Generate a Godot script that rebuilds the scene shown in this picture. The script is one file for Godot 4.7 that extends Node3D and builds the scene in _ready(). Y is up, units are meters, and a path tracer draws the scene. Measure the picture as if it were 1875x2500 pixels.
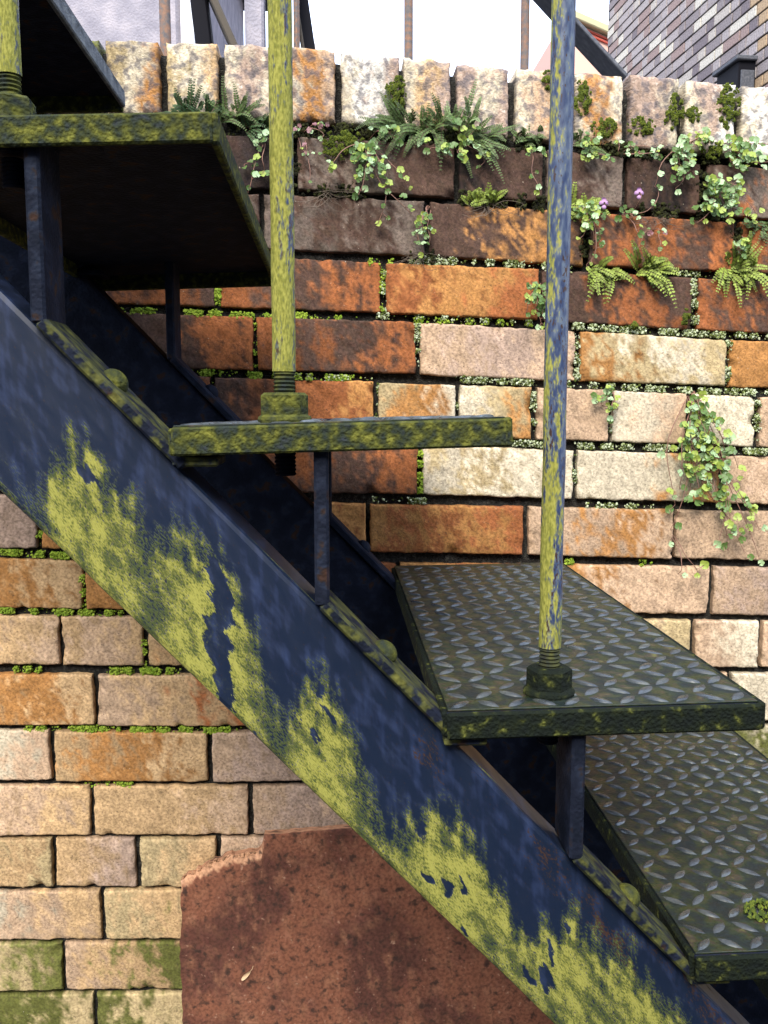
extends Node3D
# An iron outside staircase against an old brick garden wall, seen in portrait format.
# Units are metres; the eye stands 1.45 m above the yard and the wall face lies at z = -1.42.

const WALL_Z := -1.42
# courses of the wall, from the coping down: [top edge x,y ..., bottom edge x,y ..., joints x ..., colour letters of each brick, with tread shade painted in behind the stairs]
const ROWS := [
	[[-1.0500,1.9898,-0.4800,1.9795,-0.3614,1.9780,-0.1612,1.9769,0.0081,1.9699,0.0971,1.9632,0.1765,1.9569,0.2704,1.9488,0.3615,1.9472,0.4357,1.9419,0.5210,1.9361,0.6035,1.9303,0.6604,1.9279,1.3000,1.8991],
	[-1.0500,1.8875,-0.4849,1.8773,-0.3654,1.8735,-0.1634,1.8696,0.0054,1.8650,0.0973,1.8605,0.1774,1.8551,0.2721,1.8478,0.3641,1.8424,0.4389,1.8375,0.5250,1.8326,0.6656,1.8237,1.3000,1.7951],
	[-1.050,-0.956,-0.866,-0.777,-0.687,-0.597,-0.507,-0.418,-0.334,-0.249,-0.163,-0.073,0.009,0.102,0.180,0.269,0.360,0.443,0.527,0.614,0.704,0.793,0.883,0.973,1.063,1.153,1.242,1.300],"ym ym ym ym ym ym ym ym yco ycb cpc cot cwp cbp pcp cto coc ppc cpw cwc cwc cwc cwc cwc cwc cwc cwc"],
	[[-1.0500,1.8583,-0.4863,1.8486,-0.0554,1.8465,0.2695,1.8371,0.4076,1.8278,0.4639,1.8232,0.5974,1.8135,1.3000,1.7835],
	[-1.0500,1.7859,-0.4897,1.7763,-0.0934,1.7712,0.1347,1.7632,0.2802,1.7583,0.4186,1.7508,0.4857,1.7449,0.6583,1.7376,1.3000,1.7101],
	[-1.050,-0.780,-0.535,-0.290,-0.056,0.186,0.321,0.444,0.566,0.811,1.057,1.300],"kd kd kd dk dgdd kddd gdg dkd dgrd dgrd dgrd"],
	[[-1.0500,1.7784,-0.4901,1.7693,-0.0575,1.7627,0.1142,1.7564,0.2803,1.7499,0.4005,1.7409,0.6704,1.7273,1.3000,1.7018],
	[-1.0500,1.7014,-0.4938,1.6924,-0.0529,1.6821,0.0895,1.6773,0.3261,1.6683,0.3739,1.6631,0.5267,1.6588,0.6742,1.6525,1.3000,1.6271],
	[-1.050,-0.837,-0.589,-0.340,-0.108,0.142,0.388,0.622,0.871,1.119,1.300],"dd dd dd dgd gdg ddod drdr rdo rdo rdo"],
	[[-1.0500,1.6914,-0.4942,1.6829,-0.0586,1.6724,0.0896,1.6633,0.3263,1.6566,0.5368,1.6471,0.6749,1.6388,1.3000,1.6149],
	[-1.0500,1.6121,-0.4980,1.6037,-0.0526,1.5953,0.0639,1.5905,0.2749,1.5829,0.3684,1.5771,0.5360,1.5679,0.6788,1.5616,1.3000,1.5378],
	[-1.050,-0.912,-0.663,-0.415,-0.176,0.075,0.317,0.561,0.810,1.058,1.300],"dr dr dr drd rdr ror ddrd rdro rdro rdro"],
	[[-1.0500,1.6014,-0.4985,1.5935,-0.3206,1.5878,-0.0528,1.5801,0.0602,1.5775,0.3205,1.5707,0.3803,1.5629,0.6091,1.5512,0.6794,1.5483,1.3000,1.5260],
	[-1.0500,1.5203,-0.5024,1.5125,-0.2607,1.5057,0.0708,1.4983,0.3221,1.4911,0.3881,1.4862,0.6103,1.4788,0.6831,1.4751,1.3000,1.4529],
	[-1.050,-0.858,-0.610,-0.362,-0.121,0.128,0.378,0.617,0.865,1.114,1.300],"dd dd dd ddr rdr tpt oycy oo oo oo"],  # left bricks set darker for the tread shade, besides their own brown
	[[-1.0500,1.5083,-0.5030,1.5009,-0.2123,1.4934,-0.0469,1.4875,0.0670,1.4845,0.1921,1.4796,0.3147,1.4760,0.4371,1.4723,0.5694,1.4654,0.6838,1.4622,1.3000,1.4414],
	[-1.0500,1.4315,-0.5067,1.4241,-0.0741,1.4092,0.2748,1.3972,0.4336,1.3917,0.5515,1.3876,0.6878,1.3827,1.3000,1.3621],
	[-1.050,-0.932,-0.808,-0.684,-0.560,-0.436,-0.311,-0.188,-0.065,0.064,0.190,0.311,0.433,0.559,0.670,0.794,0.918,1.042,1.166,1.300],"dd dd dd dd dd dd ddr dr rro yoc cyo tt ct cc tp tp tp tp tp"],  # dark letters at left hold tread shade as well as brick colour
	[[-1.0500,1.4217,-0.5071,1.4149,-0.0743,1.3985,0.1802,1.3872,0.3817,1.3777,0.6885,1.3678,1.3000,1.3485],
	[-1.0500,1.3312,-0.5115,1.3245,0.0649,1.3127,0.1273,1.3098,0.3259,1.3029,0.4608,1.2989,0.6923,1.2916,1.3000,1.2725],
	[-1.050,-0.851,-0.606,-0.361,-0.116,0.133,0.378,0.615,0.860,1.106,1.300],"dr dr dr rd rdr cycc cco tp tp tp"],  # bricks under the tread: its shade is mixed into their dark red
	[[-1.0500,1.3207,-0.5119,1.3144,-0.0520,1.3005,0.0559,1.2947,0.2955,1.2894,0.5322,1.2834,0.6930,1.2791,1.3000,1.2613],
	[-1.0500,1.2377,-0.5159,1.2314,-0.2036,1.2236,0.0597,1.2188,0.3008,1.2127,0.5385,1.2046,0.6969,1.2005,1.3000,1.1828],
	[-1.050,-0.947,-0.701,-0.456,-0.201,0.051,0.303,0.542,0.787,1.033,1.300],"tp tp tp oo rro oror ttot tt tt tt"],
	[[-1.0500,1.2231,-0.5166,1.2174,-0.4220,1.2095,0.3790,1.1961,0.5988,1.1900,0.6975,1.1884,1.3000,1.1721],
	[-1.0500,1.1440,-0.5204,1.1383,-0.3464,1.1323,0.4826,1.1161,0.6021,1.1126,0.7015,1.1093,1.3000,1.0932],
	[-1.050,-0.882,-0.636,-0.391,-0.147,0.099,0.349,0.607,0.853,1.098,1.300],"bob bob bob oo rr or ott tpt tpt tpt"],
	[[-1.0500,1.1305,-0.5210,1.1253,-0.4186,1.1221,0.5153,1.1036,0.7020,1.0991,1.3000,1.0843],
	[-1.0500,1.0509,-0.5248,1.0457,-0.3069,1.0409,0.5860,1.0249,0.7059,1.0217,1.3000,1.0070],
	[-1.050,-0.922,-0.799,-0.676,-0.554,-0.431,-0.299,-0.176,-0.053,0.071,0.196,0.323,0.450,0.579,0.692,0.815,0.938,1.061,1.184,1.300],"tbt tbt tbt tbt tbt btb bo oo oo oo rr oo ty tc tp tp tp tp tp"],
	[[-1.0500,1.0372,-0.5255,1.0325,-0.3755,1.0268,-0.2402,1.0233,0.6275,1.0133,0.7064,1.0120,1.3000,0.9986],
	[-1.0500,0.9537,-0.5295,0.9490,-0.1711,0.9394,0.6931,0.9331,1.3000,0.9194],
	[-1.050,-0.871,-0.625,-0.380,-0.131,0.124,0.382,0.645,0.890,1.135,1.300],"bob bob bob tbr oo rr yt cc cc cc"],
	[[-1.0500,0.9452,-0.5299,0.9410,-0.4438,0.9366,-0.2005,0.9291,0.6245,0.9246,0.7108,0.9237,1.3000,0.9117],
	[-1.0500,0.8625,-0.5338,0.8583,-0.2056,0.8474,0.6974,0.8437,1.3000,0.8315],
	[-1.050,-0.942,-0.697,-0.451,-0.203,0.051,0.310,0.573,0.818,1.063,1.300],"tct tct tct bob tpb pt oo cmc cmc cmc"],
	[[-1.0500,0.8518,-0.5343,0.8481,-0.1469,0.8378,0.7049,0.8336,1.3000,0.8229],
	[-1.0500,0.7692,-0.5383,0.7656,-0.1484,0.7560,0.7089,0.7535,1.3000,0.7429],
	[-1.050,-0.884,-0.638,-0.393,-0.140,0.118,0.380,0.646,0.892,1.137,1.300],"btb btb btb bbt tpt tt tt tt tt tt"],
	[[-1.0500,0.7619,-0.5386,0.7587,-0.2005,0.7511,0.7093,0.7434,1.3000,0.7341],
	[-1.0500,0.6830,-0.5424,0.6798,-0.2623,0.6708,0.7134,0.6608,1.3000,0.6515],
	[-1.050,-0.954,-0.830,-0.706,-0.582,-0.457,-0.323,-0.194,-0.063,0.068,0.200,0.334,0.468,0.605,0.729,0.853,0.977,1.101,1.226,1.300],"yby yby yby yby yby bp yb tp tt tt tt tt tt tt tt tt tt tt tt"],
	[[-1.0500,0.6728,-0.5429,0.6701,-0.3741,0.6664,0.7139,0.6520,1.3000,0.6441],
	[-1.0500,0.5921,-0.5468,0.5894,-0.2608,0.5792,0.7180,0.5689,1.3000,0.5610],
	[-1.050,-0.872,-0.627,-0.382,-0.125,0.136,0.401,0.672,0.918,1.163,1.300],"ctb ctb ctb ybm tt tt tt tt tt tt"],
	[[-1.0500,0.5839,-0.5471,0.5816,-0.2609,0.5721,0.7185,0.5578,1.3000,0.5512],
	[-1.0500,0.5021,-0.5511,0.4999,-0.2631,0.4893,0.7227,0.4742,1.3000,0.4677],
	[-1.050,-0.939,-0.694,-0.448,-0.190,0.071,0.337,0.609,0.854,1.099,1.300],"mym mym mym tbmm mm tt tt tt tt tt"],
	[[-1.0500,0.4945,-0.5514,0.4927,-0.2633,0.4821,0.7231,0.4644,1.3000,0.4592],
	[-1.0500,0.4116,-0.5554,0.4098,-0.2655,0.3982,0.7274,0.3789,1.3000,0.3737],
	[-1.050,-0.890,-0.645,-0.400,-0.141,0.123,0.392,0.667,0.912,1.157,1.300],"mmy mmy mmy mym mm tt tt tt tt tt"],
	[[-1.0500,0.4039,-0.5557,0.4025,0.7278,0.3697,1.3000,0.3659],
	[-1.0500,0.3198,-0.5598,0.3185,0.7322,0.2814,1.3000,0.2776],
	[-1.050,-0.893,-0.648,-0.403,-0.143,0.123,0.394,0.671,0.916,1.161,1.300],"mm mm mm mt mm tm tt tt tt tt"],
	[[-1.0500,0.3120,-0.5601,0.3111,0.7326,0.2737,1.3000,0.2711],
	[-1.0500,0.2268,-0.5642,0.2259,0.7370,0.1840,1.3000,0.1815],
	[-1.050,-1.014,-0.769,-0.524,-0.264,0.001,0.272,0.548,0.793,1.038,1.300],"mm mm mm mt mm tm tt tt tt tt"],
	[[-1.0500,0.2189,-0.5646,0.2184,0.7374,0.1762,1.3000,0.1749],
	[-1.0500,0.1324,-0.5687,0.1320,0.7419,0.0852,1.3000,0.0839],
	[-1.050,-0.900,-0.655,-0.410,-0.146,0.124,0.399,0.680,0.925,1.170,1.300],"mm mm mm mt mm tm tt tt tt tt"],
	[[-1.0500,0.1244,-0.5691,0.1244,0.7423,0.0772,1.3000,0.0772],
	[-1.0500,0.0368,-0.5733,0.0368,0.7468,-0.0151,1.3000,-0.0151],
	[-1.050,-0.777,-0.532,-0.269,0.000,0.275,0.555,0.800,1.045,1.300],"mm mm mt mm tm tt tt tt tt"]
]
# upper outline of the algae on the front stringer: x, drop below the top edge, density
const ALGAE := [-0.258,0.141,0.25,-0.2309,0.1164,0.3,-0.2188,0.1003,0.55,-0.2149,0.084,1,-0.2095,0.0715,1.1,-0.1987,0.0464,1.15,-0.1924,0.0537,1.1,-0.1853,0.0412,1.1,-0.1771,0.0431,1.1,-0.1691,0.0505,1,-0.1556,0.0488,0.85,-0.1424,0.0545,0.8,-0.1286,0.0456,1,-0.1147,0.0377,1.15,-0.1009,0.0313,1.2,-0.087,0.0277,1.2,-0.0768,0.0352,1.05,-0.0665,0.0502,0.75,-0.053,0.0842,0.65,-0.039,0.1035,0.75,-0.0297,0.0771,1,-0.0224,0.064,1.2,-0.0133,0.0517,1.25,-0.0042,0.0454,1.25,0.0029,0.0569,1.2,0.0102,0.0684,1.05,0.0175,0.0724,0.9,0.0266,0.0976,0.95,0.0377,0.1095,0.95,0.0527,0.1041,1.05,0.0639,0.0849,1.15,0.0788,0.0647,1.2,0.0957,0.0475,1.2,0.1091,0.0567,1.15,0.1206,0.0607,1.05,0.1362,0.0728,0.95,0.1442,0.0848,0.95,0.156,0.089,1,0.1675,0.0754,1.1,0.1808,0.0526,1.15,0.1923,0.0362,1.2,0.2062,0.0364,1.1,0.2223,0.0405,1.05,0.234,0.0267,1.1,0.2582,0.023,1.1,0.2747,0.0271,0.9,0.291,0.0232,0.8]
# places where the algae has flaked off: x, drop, half width, half height
const FLAKES := [-0.0917,0.0524,0.0071,0.0106,-0.0886,0.0729,0.0085,0.0213,-0.0922,0.1095,0.0085,0.0248,-0.0893,0.14,0.0071,0.0213,-0.1899,0.0773,0.0057,0.005,-0.1849,0.0756,0.0035,0.0071,-0.0134,0.0661,0.0032,0.0071,-0.0044,0.0777,0.0043,0.0032,-0.0174,0.1072,0.0032,0.0057,0.0684,0.0987,0.0035,0.0078,0.0735,0.1342,0.0057,0.0028,0.0884,0.1272,0.0032,0.0078,0.1013,0.1129,0.0035,0.0064,0.1759,0.0975,0.0032,0.0106,0.1717,0.1242,0.005,0.0124,0.1589,0.1371,0.0057,0.0032,0.1529,0.1349,0.0028,0.005,0.191,0.0619,0.0028,0.0043,-0.0612,0.1564,0.0035,0.0035,0.1024,0.1511,0.0028,0.0028]
# trailing plants: root x, y, label, leaf size, leaf colours, stem ends x, y, leaves ..., flowers x, y ...
const PLANTS := [
	[-0.1051,1.8446,"few mint leaves dangling between the upper tread and the green rod",0.0062,"m",[-0.1318,1.8032,3,-0.1029,1.7918,3,-0.1277,1.7589,2,-0.0931,1.8389,4],[]],
	[-0.0474,1.8513,"thin pinkish trailing stems just right of the green rod",0.0042,"x",[-0.014,1.843,3,-0.0264,1.8193,3,-0.0596,1.8482,4,-0.036,1.7778,2,-0.0079,1.8548,3],[]],
	[0.0440,1.8409,"leafy clump trailing below the pale coping brick, centre of the wall",0.0062,"m",[0.0531,1.8263,9,0.0715,1.797,9,0.0407,1.7847,7,0.0345,1.7549,6,0.0777,1.7733,7,0.0653,1.7193,3,0.1086,1.7766,5,0.1149,1.7318,3,-0.0083,1.796,3,0.09,1.8387,7,0.0224,1.8082,5],[]],
	[0.1874,1.8401,"toadflax leaves among the big fern under the coping",0.0062,"l",[0.1888,1.8223,5,0.2071,1.8522,5,0.1703,1.8161,4,0.2262,1.8109,5,0.1822,1.8695,4,0.1269,1.8333,5],[]],
	[0.3038,1.8358,"small leaves on the dark joint just left of the blue rod",0.0045,"g",[0.3082,1.7701,3,0.2884,1.8237,3,0.3197,1.8241,3],[]],
	[0.3791,1.8339,"small bright plant under the coping just right of the blue rod",0.0052,"l",[0.3882,1.846,5,0.4014,1.8223,5,0.3763,1.819,4,0.4142,1.8165,3,0.3786,1.8518,4],[]],
	[0.4359,1.8306,"row of tiny leaves along the joint below two mossy coping bricks",0.0045,"m",[0.4612,1.8309,3,0.4834,1.8276,3,0.4964,1.8206,3,0.426,1.8436,2,0.4518,1.826,3],[]],
	[0.5305,1.8421,"red stemmed plant sprawling beneath the mossy coping joint",0.0062,"m",[0.5207,1.8509,4,0.5465,1.8393,6,0.5588,1.8515,4,0.5154,1.8209,5,0.5286,1.809,5,0.5418,1.7971,5,0.5134,1.7907,4,0.5649,1.8576,4,0.4852,1.7782,3,0.5232,1.7848,4,0.5171,1.7756,3],[]],
	[0.6042,1.8341,"pale leaves spreading along the joint at the right edge of the wall",0.0062,"m",[0.6292,1.8465,6,0.6494,1.8257,7,0.6618,1.835,5,0.6184,1.8041,5,0.591,1.843,4,0.637,1.8165,6,0.6627,1.8168,5,0.6146,1.8162,5],[]],
	[0.5772,1.7915,"bushy trailing plant hanging over the second course at right",0.0066,"l",[0.5753,1.7611,8,0.5949,1.7552,9,0.6133,1.7737,6,0.5828,1.7368,8,0.6027,1.7247,8,0.5568,1.7426,5,0.5512,1.7242,5,0.6345,1.7343,4,0.6476,1.7313,3,0.5681,1.7793,6,0.6083,1.7432,7],[]],
	[0.4513,1.7415,"single stem with two purple flowers beside the blue rod",0.0058,"m",[0.4325,1.7321,3,0.4484,1.7354,3,0.4917,1.7723,2,0.4623,1.6989,2],[0.4607,1.7671,0.4072,1.7519]],
	[0.3812,1.7528,"leafy plant trailing down the right side of the blue rod",0.0055,"l",[0.3755,1.7285,8,0.3853,1.7164,7,0.3985,1.6983,5,0.3687,1.7466,6,0.3923,1.6921,5,0.3835,1.6614,4,0.4042,1.7227,4,0.3761,1.7042,5],[]],
	[0.4937,1.7175,"pale dried seed stem bending over the orange brick",0.0045,"x",[0.494,1.7083,2,0.4915,1.6869,1,0.4657,1.6928,2],[]],
	[0.1410,1.7501,"slim plant growing down the upright joint above the roots",0.0046,"l",[0.1399,1.7231,3,0.1306,1.7049,4,0.1432,1.6899,4,0.1244,1.6897,4,0.1339,1.6776,4],[]],
	[0.3160,1.6363,"pale leafy tuft half hidden behind the blue rod",0.0052,"m",[0.292,1.6238,6,0.305,1.6115,6,0.3181,1.593,6,0.3022,1.593,5,0.3154,1.5682,4,0.3254,1.5495,4,0.3207,1.624,5,0.2895,1.5867,4],[]],
	[0.4305,1.4774,"two small sprigs hanging beside the pale short brick",0.0058,"l",[0.4049,1.4615,3,0.415,1.4487,4,0.3985,1.4583,3,0.4287,1.4264,3,0.4347,1.4424,2,0.4208,1.4742,2],[]],
	[0.5613,1.4711,"long curtain of yellow green leaves hanging at the right",0.0072,"l",[0.566,1.4359,4,0.5701,1.4166,5,0.5878,1.3875,9,0.5692,1.3584,9,0.5577,1.3127,9,0.5871,1.3257,10,0.6068,1.3321,8,0.6326,1.3516,7,0.6271,1.3255,6,0.5751,1.293,9,0.6021,1.2862,7,0.6233,1.2597,8,0.6441,1.2463,9,0.6633,1.266,7,0.6453,1.2197,9,0.6707,1.2527,5,0.6041,1.2399,4,0.6767,1.1993,3,0.5408,1.3194,5,0.5267,1.2538,2,0.6218,1.2199,4,0.5352,1.2932,3],[]],
	[0.5369,1.2471,"two lime leaves at the tips of a bare stem near the lower tread",0.0078,"l",[0.5393,1.1839,1,0.5783,1.1829,1],[]],
	[0.6170,1.6941,"white green leaves in the upright joint above the largest fern",0.0058,"m",[0.6137,1.6941,5,0.6229,1.7065,4,0.6177,1.6787,4],[]]
]
# ferns: root x, y, label, fronds, frond length, tint, spread from, to (degrees)
const FERNS := [
	[-0.2009,1.8693,"dark glossy fern behind the end of the upper tread",16,0.0520,"d",40,200],
	[-0.1529,1.8689,"spreading fern with pale fronds between upper tread and green rod",14,0.0500,"g",10,170],
	[-0.1109,1.8591,"small fern touching the left side of the green rod",9,0.0400,"d",-60,120],
	[0.1053,1.8624,"left part of the big fern mass under the coping, long side fronds",15,0.0550,"g",100,250],
	[0.1515,1.8584,"middle of the big fern mass under the coping",18,0.0500,"g",20,320],
	[0.1885,1.8578,"fern with one tall frond climbing the coping joint",9,0.0600,"p",60,120],
	[0.2072,1.8492,"right part of the big fern mass with fronds reaching sideways",14,0.0580,"g",-70,60],
	[0.2974,1.8447,"small fern under the coping just left of the blue rod",10,0.0340,"g",0,180],
	[0.3820,1.8429,"small dark fern under the coping just right of the blue rod",9,0.0280,"g",-80,170],
	[0.2282,1.7523,"little bushy fern above the pale roots",16,0.0300,"l",30,150],
	[0.3750,1.7467,"lime fern half behind the blue rod",14,0.0320,"l",-90,100],
	[0.4112,1.6542,"bright little fern, leftmost of three on the joint right of the rod",12,0.0360,"l",-150,60],
	[0.4862,1.6560,"bright fern with upright fronds, middle of three on the joint",16,0.0460,"l",-70,140],
	[0.6250,1.6602,"largest bright fern hanging over the joint at the right edge",22,0.0500,"l",-160,120],
	[0.6673,1.7254,"fern cut by the right edge of the picture",8,0.0300,"g",120,260]
]
const MOSS := [
	[0.0942,1.9079,0.0166,0.0267,"dark moss in the coping joint above the big fern"],
	[0.3224,1.9318,0.0115,0.0140,"small moss tuft on the coping at the left side of the blue rod"],
	[0.3740,1.9080,0.0140,0.0267,"moss in the coping joint at the right side of the blue rod"],
	[0.4078,1.8647,0.0204,0.0153,"low moss cushion on the lower edge of the coping right of the rod"],
	[0.4644,1.8668,0.0217,0.0153,"wide moss cushion on the coping between two upright joints"],
	[0.5142,1.8866,0.0166,0.0280,"tall moss clump left of a coping joint at the right"],
	[0.5447,1.8848,0.0127,0.0127,"small round moss tuft just right of the tall clump"],
	[0.5981,1.8987,0.0191,0.0344,"largest moss clump running down the rightmost coping joint"],
	[0.5753,1.8361,0.0178,0.0153,"moss under the coping beside the red stemmed plant"],
	[0.0152,1.8399,0.0318,0.0166,"green moss cushion on the brick below the pale coping brick"],
	[0.0041,1.8227,0.0217,0.0115,"thin moss patch below the green moss cushion"],
	[0.4632,1.5720,0.0076,0.0057,"tiny moss dot on the brown brick above the lichen joint"],
	[0.5424,1.5849,0.0089,0.0127,"moss spot at the right end of the brown brick"]
]
# moss (g) and lichen (l) along the joints: from x, y to x, y, density
const JOINTMOSS := [
	[-0.3369,1.5913,-0.2452,1.5893,0.40,"g"],
	[-0.2268,1.5882,-0.1529,1.5855,1.00,"g"],
	[-0.1755,1.6244,-0.1762,1.5921,1.00,"g"],
	[-0.1529,1.5849,0.0528,1.5786,0.55,"g"],
	[-0.1202,1.5728,-0.1213,1.5080,0.70,"g"],
	[-0.2228,1.4997,-0.1514,1.4962,0.90,"g"],
	[-0.1515,1.4955,0.0527,1.4896,0.60,"g"],
	[-0.1871,1.4862,-0.1880,1.4488,0.60,"g"],
	[0.1332,1.3788,0.1335,1.3112,0.90,"g"],
	[-0.0598,1.5854,-0.0286,1.5831,0.80,"g"],
	[-0.5180,1.2243,-0.4125,1.2163,1.00,"g"],
	[-0.3970,1.2116,-0.3936,1.1369,0.50,"g"],
	[-0.5225,1.1320,-0.4474,1.1291,0.80,"g"],
	[-0.4474,1.1291,-0.3339,1.1251,0.90,"g"],
	[-0.5050,1.0373,-0.4640,1.0360,0.70,"g"],
	[-0.3625,1.0330,-0.2473,1.0292,1.00,"g"],
	[-0.4935,0.9418,-0.4042,0.9394,0.50,"g"],
	[-0.4139,0.9389,-0.1523,0.9311,0.95,"g"],
	[-0.4045,0.8471,-0.3269,0.8446,0.80,"g"],
	[-0.3022,1.0832,-0.3036,1.0368,0.50,"g"],
	[-0.4540,1.3111,-0.4573,1.2346,0.50,"g"],
	[0.0717,1.5922,0.0749,1.6597,0.50,"g"],
	[0.0530,1.6656,0.0905,1.6659,0.50,"g"],
	[0.1158,1.5782,0.3067,1.5760,0.50,"g"],
	[-0.1081,1.6764,-0.0711,1.6755,0.30,"g"],
	[0.3669,1.2000,0.3802,1.1992,0.60,"g"],
	[0.4870,1.1976,0.5071,1.1967,0.50,"g"],
	[0.5704,1.4584,0.5729,1.3971,0.40,"g"],
	[0.1155,1.6740,0.3242,1.6616,0.70,"l"],
	[0.1156,1.6661,0.1910,1.6667,0.60,"l"],
	[0.0780,1.6536,0.0755,1.5923,0.60,"l"],
	[0.0654,1.5860,0.3067,1.5760,0.45,"l"],
	[0.3711,1.5713,0.4748,1.5643,0.90,"l"],
	[0.4748,1.5655,0.6122,1.5585,0.80,"l"],
	[0.5563,1.6448,0.5659,1.5697,0.80,"l"],
	[0.3766,1.5595,0.3797,1.4869,0.80,"l"],
	[0.6191,1.5510,0.6198,1.4777,0.70,"l"],
	[0.1863,1.4898,0.3150,1.4837,0.80,"l"],
	[0.3603,1.4818,0.4385,1.4781,0.50,"l"],
	[0.4516,1.4768,0.6096,1.4693,1.00,"l"],
	[0.6161,1.4712,0.6859,1.4681,1.00,"l"],
	[0.3107,1.4710,0.3120,1.4040,0.60,"l"],
	[0.4329,1.4679,0.4350,1.3973,0.50,"l"],
	[0.6691,1.4584,0.6724,1.3904,0.70,"l"],
	[0.2648,1.3913,0.3364,1.3872,0.60,"l"],
	[0.3757,1.3859,0.5470,1.3816,0.80,"l"],
	[0.5470,1.3809,0.6906,1.3747,0.90,"l"],
	[0.3773,1.3716,0.3774,1.3132,0.50,"l"],
	[0.0587,1.3019,0.1426,1.2988,0.50,"l"],
	[0.3912,1.2909,0.5106,1.2875,0.30,"l"],
	[0.6187,1.5605,0.6815,1.5563,0.90,"l"],
	[0.3243,1.6586,0.3690,1.6571,0.40,"l"],
	[0.5300,1.6540,0.6016,1.6501,0.40,"l"],
	[0.1285,1.5740,0.1288,1.5023,0.40,"l"],
	[0.0717,1.4834,0.0653,1.4044,0.40,"l"],
	[0.1896,1.4772,0.1900,1.4424,0.50,"l"],
	[-0.0608,1.4926,0.0622,1.4884,0.40,"l"],
	[-0.1537,1.8599,-0.0567,1.8567,0.80,"d"],
	[-0.0567,1.8567,0.1149,1.8522,0.80,"d"],
	[0.0841,1.8547,0.2391,1.8452,1.00,"d"],
	[0.2391,1.8452,0.3268,1.8405,0.70,"d"],
	[0.3645,1.8392,0.4405,1.8355,0.60,"d"],
	[0.4405,1.8355,0.5553,1.8287,0.60,"d"],
	[0.5425,1.8286,0.6680,1.8230,0.80,"d"],
	[-0.0454,1.7711,0.0532,1.7681,0.70,"d"],
	[0.1901,1.7614,0.3223,1.7550,0.90,"d"],
	[0.4688,1.7475,0.6236,1.7382,0.70,"d"],
	[0.1093,1.6770,0.1532,1.6743,0.90,"d"],
	[-0.0690,1.8436,-0.0515,1.7758,0.50,"d"],
	[0.5653,1.8047,0.5704,1.7438,0.60,"d"],
	[0.3862,1.7357,0.3890,1.6745,0.60,"d"],
	[0.6180,1.7197,0.6271,1.6640,0.60,"d"]
]

var rng := RandomNumberGenerator.new()
var noise := FastNoiseLite.new()
var M := {}
var taken := {}

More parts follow.
